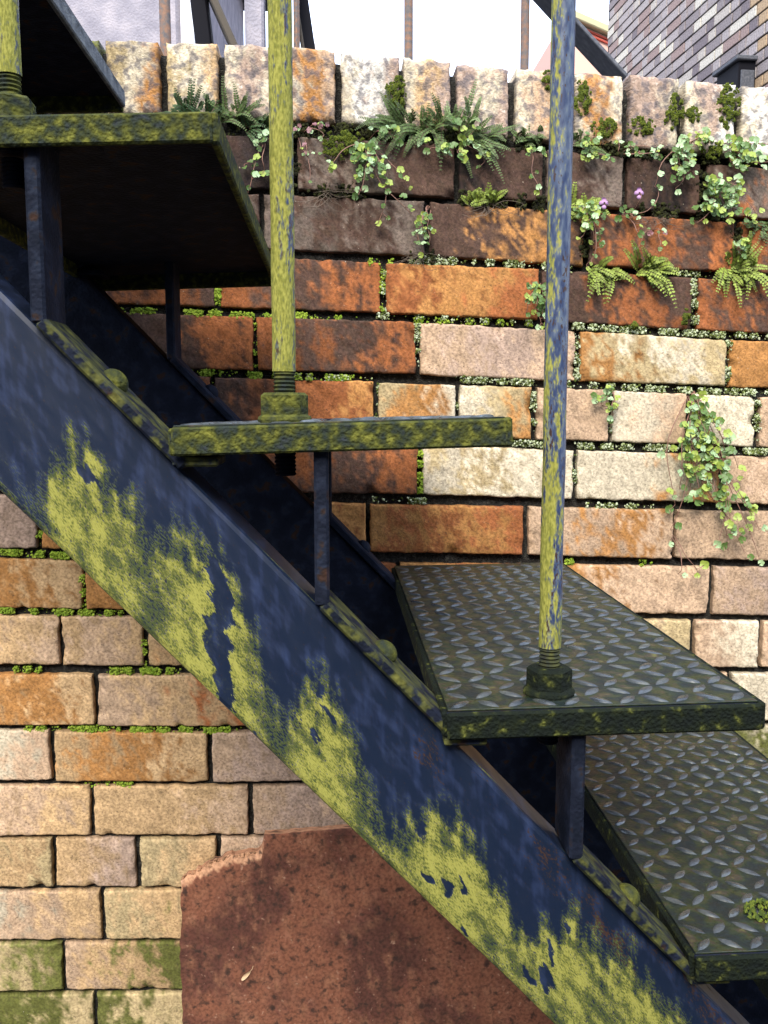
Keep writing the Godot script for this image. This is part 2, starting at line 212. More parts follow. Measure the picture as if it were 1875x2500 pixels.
class Geo:
	var v := PackedVector3Array()
	var uv := PackedVector2Array()
	var c := PackedColorArray()
	var n := PackedVector3Array()
	var ix := PackedInt32Array()
	func vert(p: Vector3, t := Vector2.ZERO, col := Color.WHITE) -> int:
		v.append(p); uv.append(t); c.append(col); n.append(Vector3.ZERO)
		return v.size() - 1
	func tri(a: int, b: int, d: int) -> void:
		ix.append(a); ix.append(b); ix.append(d)
		var k := (v[d] - v[a]).cross(v[b] - v[a])
		n[a] += k; n[b] += k; n[d] += k
	func quad(a: int, b: int, d: int, e: int) -> void:
		tri(a, b, d); tri(a, d, e)
	# a flat polygon with its own corners, turned to point away from a middle point
	func face(pts: Array, middle: Vector3, col := Color.WHITE, uvs := []) -> void:
		var k: Vector3 = (pts[2] - pts[0]).cross(pts[1] - pts[0])
		var mid := Vector3.ZERO
		for p in pts: mid += p
		mid /= pts.size()
		var order := range(pts.size())
		if k.dot(mid - middle) < 0.0: order.reverse()
		var ids := []
		for i in order:
			var p: Vector3 = pts[i]
			ids.append(vert(p, uvs[i] if uvs.size() else Vector2(p.x + p.z * 0.7, -p.y + p.z * 0.3), col))
		for i in range(1, ids.size() - 1): tri(ids[0], ids[i], ids[i + 1])
	func box(xf: Transform3D, size: Vector3, bevel := 0.001, col := Color.WHITE) -> void:
		var h := size * 0.5
		var b: float = min(bevel, min(h.x, min(h.y, h.z)) * 0.9)
		var mid := xf.origin
		var q := func(sx, sy, sz, ax):
			var p := Vector3(sx * (h.x - (0.0 if ax == 0 else b)), sy * (h.y - (0.0 if ax == 1 else b)), sz * (h.z - (0.0 if ax == 2 else b)))
			return xf * p
		for s in [-1, 1]:
			face([q.call(s, -1, -1, 0), q.call(s, -1, 1, 0), q.call(s, 1, 1, 0), q.call(s, 1, -1, 0)], mid, col)
			face([q.call(-1, s, -1, 1), q.call(-1, s, 1, 1), q.call(1, s, 1, 1), q.call(1, s, -1, 1)], mid, col)
			face([q.call(-1, -1, s, 2), q.call(-1, 1, s, 2), q.call(1, 1, s, 2), q.call(1, -1, s, 2)], mid, col)
			for s2 in [-1, 1]:
				face([q.call(s, s2, -1, 0), q.call(s, s2, 1, 0), q.call(s, s2, 1, 1), q.call(s, s2, -1, 1)], mid, col)
				face([q.call(s, -1, s2, 0), q.call(s, 1, s2, 0), q.call(s, 1, s2, 2), q.call(s, -1, s2, 2)], mid, col)
				face([q.call(-1, s, s2, 1), q.call(1, s, s2, 1), q.call(1, s, s2, 2), q.call(-1, s, s2, 2)], mid, col)
				for s3 in [-1, 1]:
					face([q.call(s, s2, s3, 0), q.call(s, s2, s3, 1), q.call(s, s2, s3, 2)], mid, col)
	func tube(pts: Array, r0: float, r1: float, sides := 5, col := Color.WHITE, round_uv := 1.0, up_uv := 1.0) -> void:
		var ring := []
		var side := Vector3(1, 0.13, 0.07)
		var run := 0.0
		for i in pts.size():
			var t: Vector3 = (pts[min(i + 1, pts.size() - 1)] - pts[max(i - 1, 0)]).normalized()
			side = (side - t * side.dot(t))
			if side.length() < 0.01: side = t.cross(Vector3(0, 0.3, 1))
			side = side.normalized()
			var other := t.cross(side)
			if i > 0: run += (pts[i] - pts[i - 1]).length()
			var r: float = lerp(r0, r1, float(i) / (pts.size() - 1))
			var ids := []
			for k in sides + 1:
				var a := TAU * k / sides
				ids.append(vert(pts[i] + (side * cos(a) + other * sin(a)) * r, Vector2(float(k) / sides * round_uv, -run * up_uv), col))
			ring.append(ids)
		for i in pts.size() - 1:
			for k in sides:
				quad(ring[i][k], ring[i][k + 1], ring[i + 1][k + 1], ring[i + 1][k])
	# rings of radius and height round the axis of xf; flat sides have corners of their own
	func lathe(xf: Transform3D, prof: Array, sides := 20, flat := false, col := Color.WHITE) -> void:
		for i in prof.size() - 1:
			var a: Vector2 = prof[i]
			var b: Vector2 = prof[i + 1]
			var mid: Vector3 = xf * Vector3(0, (a.y + b.y) * 0.5, 0)
			var first := v.size()
			for k in sides + 1:
				var th := TAU * k / sides
				var d := Vector3(cos(th), 0, -sin(th))
				var ua := Vector2(float(k) / sides * 0.06, -a.y)
				var ub := Vector2(float(k) / sides * 0.06, -b.y - abs(a.x - b.x))
				if flat:
					if k == sides: break
					var th2 := TAU * (k + 1) / sides
					var d2 := Vector3(cos(th2), 0, -sin(th2))
					var w := Vector2(0.03 / sides * 2, 0)
					face([xf * (d * a.x + Vector3(0, a.y, 0)), xf * (d2 * a.x + Vector3(0, a.y, 0)), xf * (d2 * b.x + Vector3(0, b.y, 0)), xf * (d * b.x + Vector3(0, b.y, 0))], mid if a.x > 0.0001 and b.x > 0.0001 and abs(a.y - b.y) > 0.00005 else xf * Vector3(0, a.y - 0.01, 0), col, [ua, ua + w, ub + w, ub])
				else:
					vert(xf * (d * a.x + Vector3(0, a.y, 0)), ua, col)
					vert(xf * (d * b.x + Vector3(0, b.y, 0)), ub, col)
			if not flat:
				for k in sides:
					var o := first + k * 2
					quad(o, o + 1, o + 3, o + 2)
	func mesh() -> ArrayMesh:
		for i in n.size(): n[i] = n[i].normalized() if n[i].length_squared() > 0.0 else Vector3.UP
		var a := []
		a.resize(Mesh.ARRAY_MAX)
		a[Mesh.ARRAY_VERTEX] = v; a[Mesh.ARRAY_NORMAL] = n; a[Mesh.ARRAY_TEX_UV] = uv
		a[Mesh.ARRAY_COLOR] = c; a[Mesh.ARRAY_INDEX] = ix
		var m := ArrayMesh.new()
		m.add_surface_from_arrays(Mesh.PRIMITIVE_TRIANGLES, a)
		return m

# ---------------------------------------------------------------- naming
func numbered(parent: Node, called: String) -> String:
	var key := str(parent.get_instance_id()) + called
	taken[key] = taken.get(key, -1) + 1
	return called if taken[key] == 0 else "%s_%03d" % [called, taken[key]]

func part(called: String, mesh: Mesh, mat: Material, parent: Node) -> MeshInstance3D:
	var o := MeshInstance3D.new()
	o.name = numbered(parent, called)
	o.mesh = mesh
	o.material_override = mat
	parent.add_child(o, true)
	return o

func thing(called: String, label: String, category: String, group := "", at := Vector3.ZERO) -> Node3D:
	var o := Node3D.new()
	o.name = numbered(self, called)
	o.position = at
	add_child(o, true)
	tag(o, label, category, group)
	return o

func tag(o: Node, label: String, category: String, group := "", kind := "") -> void:
	o.set_meta("label", label)
	if category: o.set_meta("category", category)
	if group: o.set_meta("group", group)
	if kind: o.set_meta("kind", kind)

func along(list: Array, x: float, step := 2, col := 1) -> float:
	var n := list.size() / step
	if x <= list[0]: return list[col]
	for i in range(1, n):
		if x <= list[i * step]:
			var a: float = list[(i - 1) * step]
			return lerp(float(list[(i - 1) * step + col]), float(list[i * step + col]), (x - a) / (list[i * step] - a))
	return list[(n - 1) * step + col]

# ---------------------------------------------------------------- textures
func ramp_tex(size: int, sd: int, freq: float, stops: Array, octaves := 5, kind := FastNoiseLite.TYPE_SIMPLEX_SMOOTH, warp := 0.0) -> NoiseTexture2D:
	var f := FastNoiseLite.new()
	f.seed = sd; f.frequency = freq; f.noise_type = kind; f.fractal_octaves = octaves
	if warp > 0.0:
		f.domain_warp_enabled = true; f.domain_warp_amplitude = warp; f.domain_warp_frequency = freq * 2.0
	var t := NoiseTexture2D.new()
	t.width = size; t.height = size; t.seamless = true; t.noise = f; t.generate_mipmaps = false
	if stops.size():
		var g := Gradient.new()
		var off := PackedFloat32Array()
		var cs := PackedColorArray()
		for s in stops:
			off.append(s[0]); cs.append(s[1])
		g.offsets = off; g.colors = cs
		t.color_ramp = g
	return t

func lin(r: float, g: float, b: float, a := 1.0) -> Color:
	var k := Color(r, g, b).linear_to_srgb()
	return Color(k.r, k.g, k.b, a)

func grey(x: float, a := 1.0) -> Color:
	return Color(x, x, x, a)

func surface(color: Color, rough: float, spec := 0.5) -> StandardMaterial3D:
	var m := StandardMaterial3D.new()
	m.albedo_color = color; m.roughness = rough; m.metallic_specular = spec
	return m

func detail(m: StandardMaterial3D, t: Texture2D) -> void:
	m.detail_enabled = true
	m.detail_albedo = t
	m.detail_blend_mode = BaseMaterial3D.BLEND_MODE_MIX

func relief(m: StandardMaterial3D, t: Texture2D, cm: float) -> void:
	m.heightmap_enabled = true
	m.heightmap_texture = t
	m.heightmap_scale = cm

func triplanar(m: StandardMaterial3D, scale: float) -> void:
	m.uv1_triplanar = true; m.uv1_world_triplanar = true
	m.uv1_scale = Vector3.ONE * scale

func noise_bytes(w: int, h: int, sd: int, freq: float, octaves: int, stretch := 1) -> PackedByteArray:
	var f := FastNoiseLite.new()
	f.seed = sd; f.frequency = freq; f.fractal_octaves = octaves
	var im := f.get_image(w, h / stretch, false, false, true)
	if stretch > 1: im.resize(w, h, Image.INTERPOLATE_CUBIC)
	im.convert(Image.FORMAT_L8)
	return im.get_data()

func put(a: PackedByteArray, at: int, c: Color) -> void:
	a[at] = int(clamp(c.r, 0, 1) * 255); a[at + 1] = int(clamp(c.g, 0, 1) * 255); a[at + 2] = int(clamp(c.b, 0, 1) * 255)

const PAINT := Color(0.006, 0.011, 0.027)
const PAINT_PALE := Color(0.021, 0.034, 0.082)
const ALGAE_LIGHT := Color(0.245, 0.236, 0.048)
const ALGAE_MID := Color(0.122, 0.126, 0.019)
const ALGAE_DEEP := Color(0.030, 0.044, 0.010)
const RUST := Color(0.036, 0.019, 0.015)

# the painted face of the front stringer with the algae that grows on it: u = x + 0.45 m, v = drop / 0.17 m
func stringer_textures() -> Array:
	var w := 1600
	var h := 320
	var fine := noise_bytes(w, h, 3, 0.19, 4)
	var mid := noise_bytes(w, h, 5, 0.028, 4)
	var big := noise_bytes(w, h, 9, 0.0075, 3)
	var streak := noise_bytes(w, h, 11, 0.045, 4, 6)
	var speck := noise_bytes(w, h, 13, 0.28, 2)
	var a := PackedByteArray()
	a.resize(w * h * 3)
	var rough := PackedByteArray()
	rough.resize(w * h)
	var bump := PackedByteArray()
	bump.resize(w * h)
	for i in w:
		var x := float(i) / w - 0.45
		var top := along(ALGAE, x, 3, 1)
		var dens := along(ALGAE, x, 3, 2)
		for j in h:
			var drop := float(j) / h * 0.17
			var at := j * w + i
			var nf := fine[at] / 255.0
			var nm := mid[at] / 255.0
			var nb := big[at] / 255.0
			var ns := streak[at] / 255.0
			var nd := speck[at] / 255.0
			var cover: float = clamp((drop - top) / 0.042 + (ns - 0.5) * 1.0 + (nm - 0.5) * 0.6 + 0.12, 0.0, 1.0) * dens
			cover *= 0.60 + 0.50 * nb + 0.30 * (nm - 0.42) + 0.35 * (ns - 0.5)
			if drop > 0.148: cover = max(cover, 0.45 + 0.8 * (nm - 0.5))
			cover = max(cover, 0.12 * clamp((drop - 0.035) / 0.06, 0.0, 1.0) * nb)
			for k in FLAKES.size() / 4:
				var fx: float = (x - FLAKES[k * 4] + (nm - 0.5) * 0.012 + (nd - 0.5) * 0.003) / FLAKES[k * 4 + 2]
				var fy: float = (drop - FLAKES[k * 4 + 1] + (ns - 0.5) * 0.006) / FLAKES[k * 4 + 3]
				if fx * fx + fy * fy < 1.0: cover *= 0.1
			var m: float = smoothstep(-0.20, 0.24, cover - ((nf * 0.45 + nd * 0.55) - 0.5) * 2.7 - 0.43)
			m *= smoothstep(0.03, 0.30, cover + (nm - 0.5) * 0.2)
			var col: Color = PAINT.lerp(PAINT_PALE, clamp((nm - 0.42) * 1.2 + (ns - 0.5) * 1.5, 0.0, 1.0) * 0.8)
			if drop < 0.045 and x > 0.06 and nb * 0.8 + nm * 0.5 + nf * 0.9 + nd * 0.4 > 1.60: col = RUST
			elif nf * 0.7 + nd * 0.6 > 1.02: col = RUST
			var thick: float = clamp((cover - 0.42) * 0.75 + (nf - 0.5) * 1.1 + (nd - 0.5) * 1.3 + (nm - 0.5) * 0.9 + 0.08, 0.0, 1.0)
			var alg: Color = ALGAE_DEEP.lerp(ALGAE_MID, clamp(thick * 2.4 + 0.1, 0.0, 1.0)).lerp(ALGAE_LIGHT, clamp(thick * 1.9 - 0.5, 0.0, 1.0))
			col = col.lerp(alg, m * 0.95).linear_to_srgb()
			put(a, at * 3, col)
			rough[at] = int((0.36 + 0.18 * nm + (0.95 - 0.45) * m) * 250.0)
			bump[at] = int(clamp(60.0 + m * (50.0 + 60.0 * nf + 60.0 * nd) + nm * 20.0, 0, 255))
	return [ImageTexture.create_from_image(Image.create_from_data(w, h, false, Image.FORMAT_RGB8, a)),
		ImageTexture.create_from_image(Image.create_from_data(w, h, false, Image.FORMAT_L8, rough)),
		ImageTexture.create_from_image(Image.create_from_data(w, h, false, Image.FORMAT_L8, bump))]

# paint and algae round a rod: u round the rod, v along 0.7 m from the nut upwards
func rod_textures(sd: int, low: float, high: float, lean: float) -> Array:
	var w := 128
	var h := 1024
	var f := FastNoiseLite.new()
	f.seed = sd; f.fractal_octaves = 4; f.frequency = 1.0
	var a := PackedByteArray()
	a.resize(w * h * 3)
	var bump := PackedByteArray()
	bump.resize(w * h)
	var rough := PackedByteArray()
	rough.resize(w * h)
	for j in h:
		var up := 0.7 * j / h
		for i in w:
			var th := TAU * i / w
			var p := Vector3(cos(th), 0, sin(th)) * 0.9
			var n1 := f.get_noise_3d(p.x, up * 14.0, p.z)
			var n2 := f.get_noise_3d(p.x * 5.0 + 7.0, up * 160.0, p.z * 5.0)
			var n3 := f.get_noise_3d(p.x * 2.0, up * 60.0, p.z * 2.0 + 9.0)
			var cover: float = lerp(low, high, clamp(up / 0.32, 0.0, 1.0)) + n1 * 0.55 + n3 * 0.40 + lean * cos(th - PI * 1.05)
			var m: float = smoothstep(0.28, 0.66, cover + n2 * 0.34)
			var col: Color = PAINT_PALE.lerp(Color(0.080, 0.105, 0.150), clamp(0.5 + n3 * 1.4, 0.0, 1.0))
			if n1 + n2 * 1.2 < -0.62: col = RUST
			var alg: Color = ALGAE_MID.lerp(ALGAE_LIGHT, clamp(0.42 + n2 * 1.3 + n3 * 0.6, 0.0, 1.0))
			var at := j * w + i
			put(a, at * 3, col.lerp(alg, m).linear_to_srgb())
			bump[at] = int(clamp(80.0 + m * 60.0 + n2 * 100.0 * (0.25 + m), 0, 255))
			rough[at] = int((0.42 + 0.5 * m) * 250.0)
	var out := []
	out.append(ImageTexture.create_from_image(Image.create_from_data(w, h, false, Image.FORMAT_RGB8, a)))
	out.append(ImageTexture.create_from_image(Image.create_from_data(w, h, false, Image.FORMAT_L8, rough)))
	out.append(ImageTexture.create_from_image(Image.create_from_data(w, h, false, Image.FORMAT_L8, bump)))
	return out

func textured(t: Array, cm: float) -> StandardMaterial3D:
	var m := surface(Color.WHITE, 1.0, 0.38)
	m.albedo_texture = t[0]
	m.roughness_texture = t[1]
	m.roughness_texture_channel = BaseMaterial3D.TEXTURE_CHANNEL_RED
	relief(m, t[2], cm)
	return m

func make_materials() -> void:
	var grain := ramp_tex(1024, 21, 0.055, [[0.0, grey(0.66)], [0.3, grey(0.82)], [0.5, grey(0.90)], [0.7, grey(0.97)], [1.0, grey(1.0)]], 7)
	var pits := ramp_tex(1024, 22, 0.06, [[0.0, lin(0.03, 0.02, 0.018, 0.9)], [0.15, lin(0.05, 0.035, 0.03, 0.6)], [0.26, lin(0.08, 0.05, 0.04, 0.0)], [0.83, lin(0.6, 0.5, 0.38, 0.0)], [0.9, lin(0.6, 0.52, 0.4, 0.4)], [1.0, lin(0.66, 0.58, 0.48, 0.8)]], 4)
	var bumps := ramp_tex(1024, 23, 0.09, [[0.0, grey(0.0)], [0.3, grey(0.45)], [1.0, grey(1.0)]], 6)
	var m := surface(Color.WHITE, 0.92, 0.3)
	m.vertex_color_use_as_albedo = true
	m.albedo_texture = grain
	detail(m, pits)
	relief(m, bumps, 0.06)
	M.brick = m
	# coping: pale bricks with grey lichen blotches
	var blot := ramp_tex(1024, 31, 0.018, [[0.0, lin(0.05, 0.05, 0.06, 0.85)], [0.30, lin(0.09, 0.085, 0.10, 0.62)], [0.47, lin(0.14, 0.13, 0.14, 0.12)], [0.55, lin(0.3, 0.3, 0.3, 0.0)], [0.8, lin(0.7, 0.66, 0.58, 0.0)], [1.0, lin(0.75, 0.72, 0.66, 0.7)]], 6, FastNoiseLite.TYPE_SIMPLEX_SMOOTH, 12.0)
	m = m.duplicate()
	detail(m, blot)
	relief(m, bumps, 0.10)
	M.coping = m
	m = surface(Color.WHITE, 0.95, 0.3)
	m.albedo_texture = ramp_tex(512, 41, 0.06, [[0.0, lin(0.012, 0.012, 0.011)], [0.5, lin(0.022, 0.021, 0.019)], [0.75, lin(0.045, 0.043, 0.036)], [1.0, lin(0.10, 0.10, 0.08)]], 5)
	triplanar(m, 4.0)
	relief(m, bumps, 0.4)
	M.mortar = m
	# iron
	var fineb := ramp_tex(512, 51, 0.13, [], 5)
	m = surface(Color.WHITE, 0.72, 0.16)
	m.albedo_texture = ramp_tex(512, 52, 0.02, [[0.0, lin(0.005, 0.007, 0.012)], [0.5, lin(0.008, 0.010, 0.018)], [0.72, lin(0.013, 0.017, 0.029)], [0.82, lin(0.024, 0.014, 0.011)], [1.0, lin(0.04, 0.02, 0.014)]], 5)
	triplanar(m, 3.0)
	relief(m, fineb, 0.08)
	M.paint = m
	m = m.duplicate()
	detail(m, ramp_tex(512, 53, 0.036, [[0.0, lin(0.1, 0.11, 0.02, 0.0)], [0.46, lin(0.10, 0.11, 0.02, 0.0)], [0.60, lin(0.075, 0.078, 0.018, 0.55)], [1.0, lin(0.15, 0.145, 0.035, 0.9)]], 6))
	m.roughness = 0.75
	M.paint_algae = m
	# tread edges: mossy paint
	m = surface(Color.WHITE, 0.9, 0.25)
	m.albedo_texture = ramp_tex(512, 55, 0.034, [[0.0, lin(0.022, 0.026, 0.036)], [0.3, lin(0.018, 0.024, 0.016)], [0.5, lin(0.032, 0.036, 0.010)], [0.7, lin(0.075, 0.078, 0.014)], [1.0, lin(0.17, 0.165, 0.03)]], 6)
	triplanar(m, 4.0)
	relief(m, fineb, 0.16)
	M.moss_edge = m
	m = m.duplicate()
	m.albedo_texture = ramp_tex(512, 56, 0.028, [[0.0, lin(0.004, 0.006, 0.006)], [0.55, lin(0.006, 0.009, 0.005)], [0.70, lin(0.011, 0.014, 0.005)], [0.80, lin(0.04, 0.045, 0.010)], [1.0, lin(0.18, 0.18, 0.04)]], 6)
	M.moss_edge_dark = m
	m = m.duplicate()
	m.albedo_texture = ramp_tex(512, 64, 0.02, [[0.0, lin(0.05, 0.055, 0.06)], [0.5, lin(0.12, 0.13, 0.14)], [1.0, lin(0.22, 0.23, 0.22)]], 5)
	M.grey_edge = m
	# diamond plate: worn dark paint, damp, with a green film
	m = surface(Color.WHITE, 1.0, 0.4)
	m.albedo_texture = ramp_tex(1024, 57, 0.014, [[0.0, lin(0.005, 0.008, 0.009)], [0.38, lin(0.007, 0.012, 0.010)], [0.52, lin(0.010, 0.016, 0.007)], [0.64, lin(0.020, 0.026, 0.007)], [0.76, lin(0.028, 0.021, 0.014)], [1.0, lin(0.11, 0.11, 0.025)]], 6)
	m.roughness_texture = ramp_tex(512, 58, 0.03, [[0.0, grey(0.30)], [0.5, grey(0.5)], [1.0, grey(0.8)]], 4)
	m.roughness_texture_channel = BaseMaterial3D.TEXTURE_CHANNEL_RED
	triplanar(m, 2.6)
	relief(m, fineb, 0.06)
	M.plate = m
	m = m.duplicate()
	m.albedo_texture = ramp_tex(512, 59, 0.03, [[0.0, lin(0.016, 0.02, 0.024)], [0.5, lin(0.04, 0.046, 0.05)], [1.0, lin(0.10, 0.105, 0.08)]], 5)
	m.roughness_texture = ramp_tex(512, 68, 0.018, [[0.0, grey(0.14)], [0.35, grey(0.22)], [0.55, grey(0.5)], [1.0, grey(0.95)]], 5)
	m.roughness = 1.0
	m.metallic = 0.2
	m.metallic_specular = 0.6
	M.stud = m
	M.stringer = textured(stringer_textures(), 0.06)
	M.rod_green = textured(rod_textures(71, 0.74, 0.70, 0.14), 0.07)
	M.rod_blue = textured(rod_textures(74, 0.58, 0.13, 0.24), 0.05)
	# rust of the rails behind the wall
	m = surface(Color.WHITE, 0.8)
	m.albedo_texture = ramp_tex(512, 61, 0.03, [[0.0, lin(0.05, 0.05, 0.06)], [0.4, lin(0.10, 0.085, 0.08)], [0.6, lin(0.16, 0.09, 0.06)], [1.0, lin(0.26, 0.13, 0.07)]], 5)
	triplanar(m, 3.0)
	M.rust = m
	m = m.duplicate()
	m.albedo_texture = ramp_tex(512, 62, 0.03, [[0.0, lin(0.03, 0.033, 0.04)], [0.6, lin(0.06, 0.065, 0.08)], [1.0, lin(0.12, 0.12, 0.13)]], 5)
	M.old_steel = m
	# board
	m = surface(Color.WHITE, 0.9, 0.3)
	m.vertex_color_use_as_albedo = true
	m.albedo_texture = grain
	detail(m, ramp_tex(1024, 63, 0.02, [[0.0, lin(0.02, 0.014, 0.012, 0.95)], [0.24, lin(0.04, 0.022, 0.016, 0.8)], [0.36, lin(0.06, 0.03, 0.02, 0.25)], [0.48, lin(0.1, 0.05, 0.03, 0.0)], [0.82, lin(0.5, 0.3, 0.2, 0.0)], [1.0, lin(0.55, 0.33, 0.22, 0.6)]], 6, FastNoiseLite.TYPE_SIMPLEX_SMOOTH, 8.0))
	relief(m, bumps, 0.05)
	M.board = m
	# plants
	for a in [["leaf_mint", 0.28, 0.40, 0.21], ["leaf_lime", 0.24, 0.31, 0.05], ["leaf_green", 0.075, 0.14, 0.03], ["leaf_purple", 0.20, 0.08, 0.10]]:
		m = surface(lin(a[1], a[2], a[3]), 0.55, 0.5)
		m.cull_mode = BaseMaterial3D.CULL_DISABLED
		m.backlight_enabled = true
		m.backlight = Color(0.35, 0.45, 0.15)
		M[a[0]] = m
	m = surface(Color.WHITE, 0.7)
	m.vertex_color_use_as_albedo = true
	m.cull_mode = BaseMaterial3D.CULL_DISABLED
	m.backlight_enabled = true
	m.backlight = Color(0.25, 0.35, 0.1)
	M.frond = m
	m = surface(Color.WHITE, 0.95, 0.2)
	m.vertex_color_use_as_albedo = true
	M.moss = m
	M.stem = surface(lin(0.20, 0.10, 0.07), 0.7)
	M.dry_leaf = surface(lin(0.55, 0.38, 0.22), 0.8)
	M.petal = surface(lin(0.32, 0.18, 0.34), 0.6)
	M.twig = surface(lin(0.10, 0.075, 0.055), 0.9)
	# things behind the wall
	m = surface(Color.WHITE, 0.95, 0.2)
	m.albedo_texture = ramp_tex(512, 65, 0.012, [[0.0, lin(0.18, 0.17, 0.20)], [0.5, lin(0.25, 0.235, 0.265)], [1.0, lin(0.34, 0.31, 0.33)]], 6)
	triplanar(m, 1.2)
	relief(m, fineb, 0.2)
	M.render = m
	M.white_paint = surface(lin(0.78, 0.77, 0.80), 0.6)
	M.blue_paint = surface(lin(0.42, 0.56, 0.66), 0.6)
	M.black_paint = surface(lin(0.006, 0.006, 0.009), 0.7, 0.2)
	M.brown_timber = surface(lin(0.06, 0.048, 0.034), 0.85)
	m = surface(Color.WHITE, 0.92, 0.3)
	m.vertex_color_use_as_albedo = true
	m.albedo_texture = grain
	M.far_brick = m
	m = surface(Color.WHITE, 0.95)
	m.albedo_texture = ramp_tex(512, 66, 0.02, [[0.0, lin(0.016, 0.016, 0.016)], [0.5, lin(0.028, 0.027, 0.026)], [1.0, lin(0.06, 0.057, 0.05)]], 6)
	triplanar(m, 1.3)
	relief(m, bumps, 0.6)
	M.ground = m
	m = M.render.duplicate()
	m.albedo_texture = ramp_tex(512, 67, 0.012, [[0.0, lin(0.08, 0.068, 0.058)], [0.5, lin(0.11, 0.095, 0.08)], [1.0, lin(0.16, 0.14, 0.12)]], 6)
	M.added_house_render = m
	M.dark_glass = surface(lin(0.01, 0.012, 0.014), 0.08)
	M.pink_wall = surface(lin(0.55, 0.33, 0.26), 0.95)
	M.verge = surface(lin(0.36, 0.33, 0.20), 0.95)
	M.red_band = surface(lin(0.40, 0.07, 0.045), 0.9)

# ---------------------------------------------------------------- bricks
const STAIN_SHADE := {"c": [0.62, 0.53, 0.385], "w": [0.74, 0.69, 0.61], "b": [0.52, 0.345, 0.18], "t": [0.50, 0.345, 0.225], "p": [0.39, 0.28, 0.215], "o": [0.42, 0.20, 0.065],
	"r": [0.30, 0.105, 0.038], "d": [0.088, 0.052, 0.038], "k": [0.035, 0.026, 0.024], "g": [0.17, 0.13, 0.105], "m": [0.125, 0.13, 0.034], "y": [0.45, 0.345, 0.185]}  # brick colours; d and r also paint the shade under the treads

func steps(len: float, r: float, cell: float) -> PackedFloat32Array:
	var e := r / len
	var out := PackedFloat32Array([0.0, e * 0.12, e * 0.4, e])
	var k: int = max(1, int((len - 2 * r) / cell))
	for i in range(1, k): out.append(lerp(e, 1.0 - e, float(i) / k))
	out.append_array(PackedFloat32Array([1.0 - e, 1.0 - e * 0.4, 1.0 - e * 0.12, 1.0]))
	return out

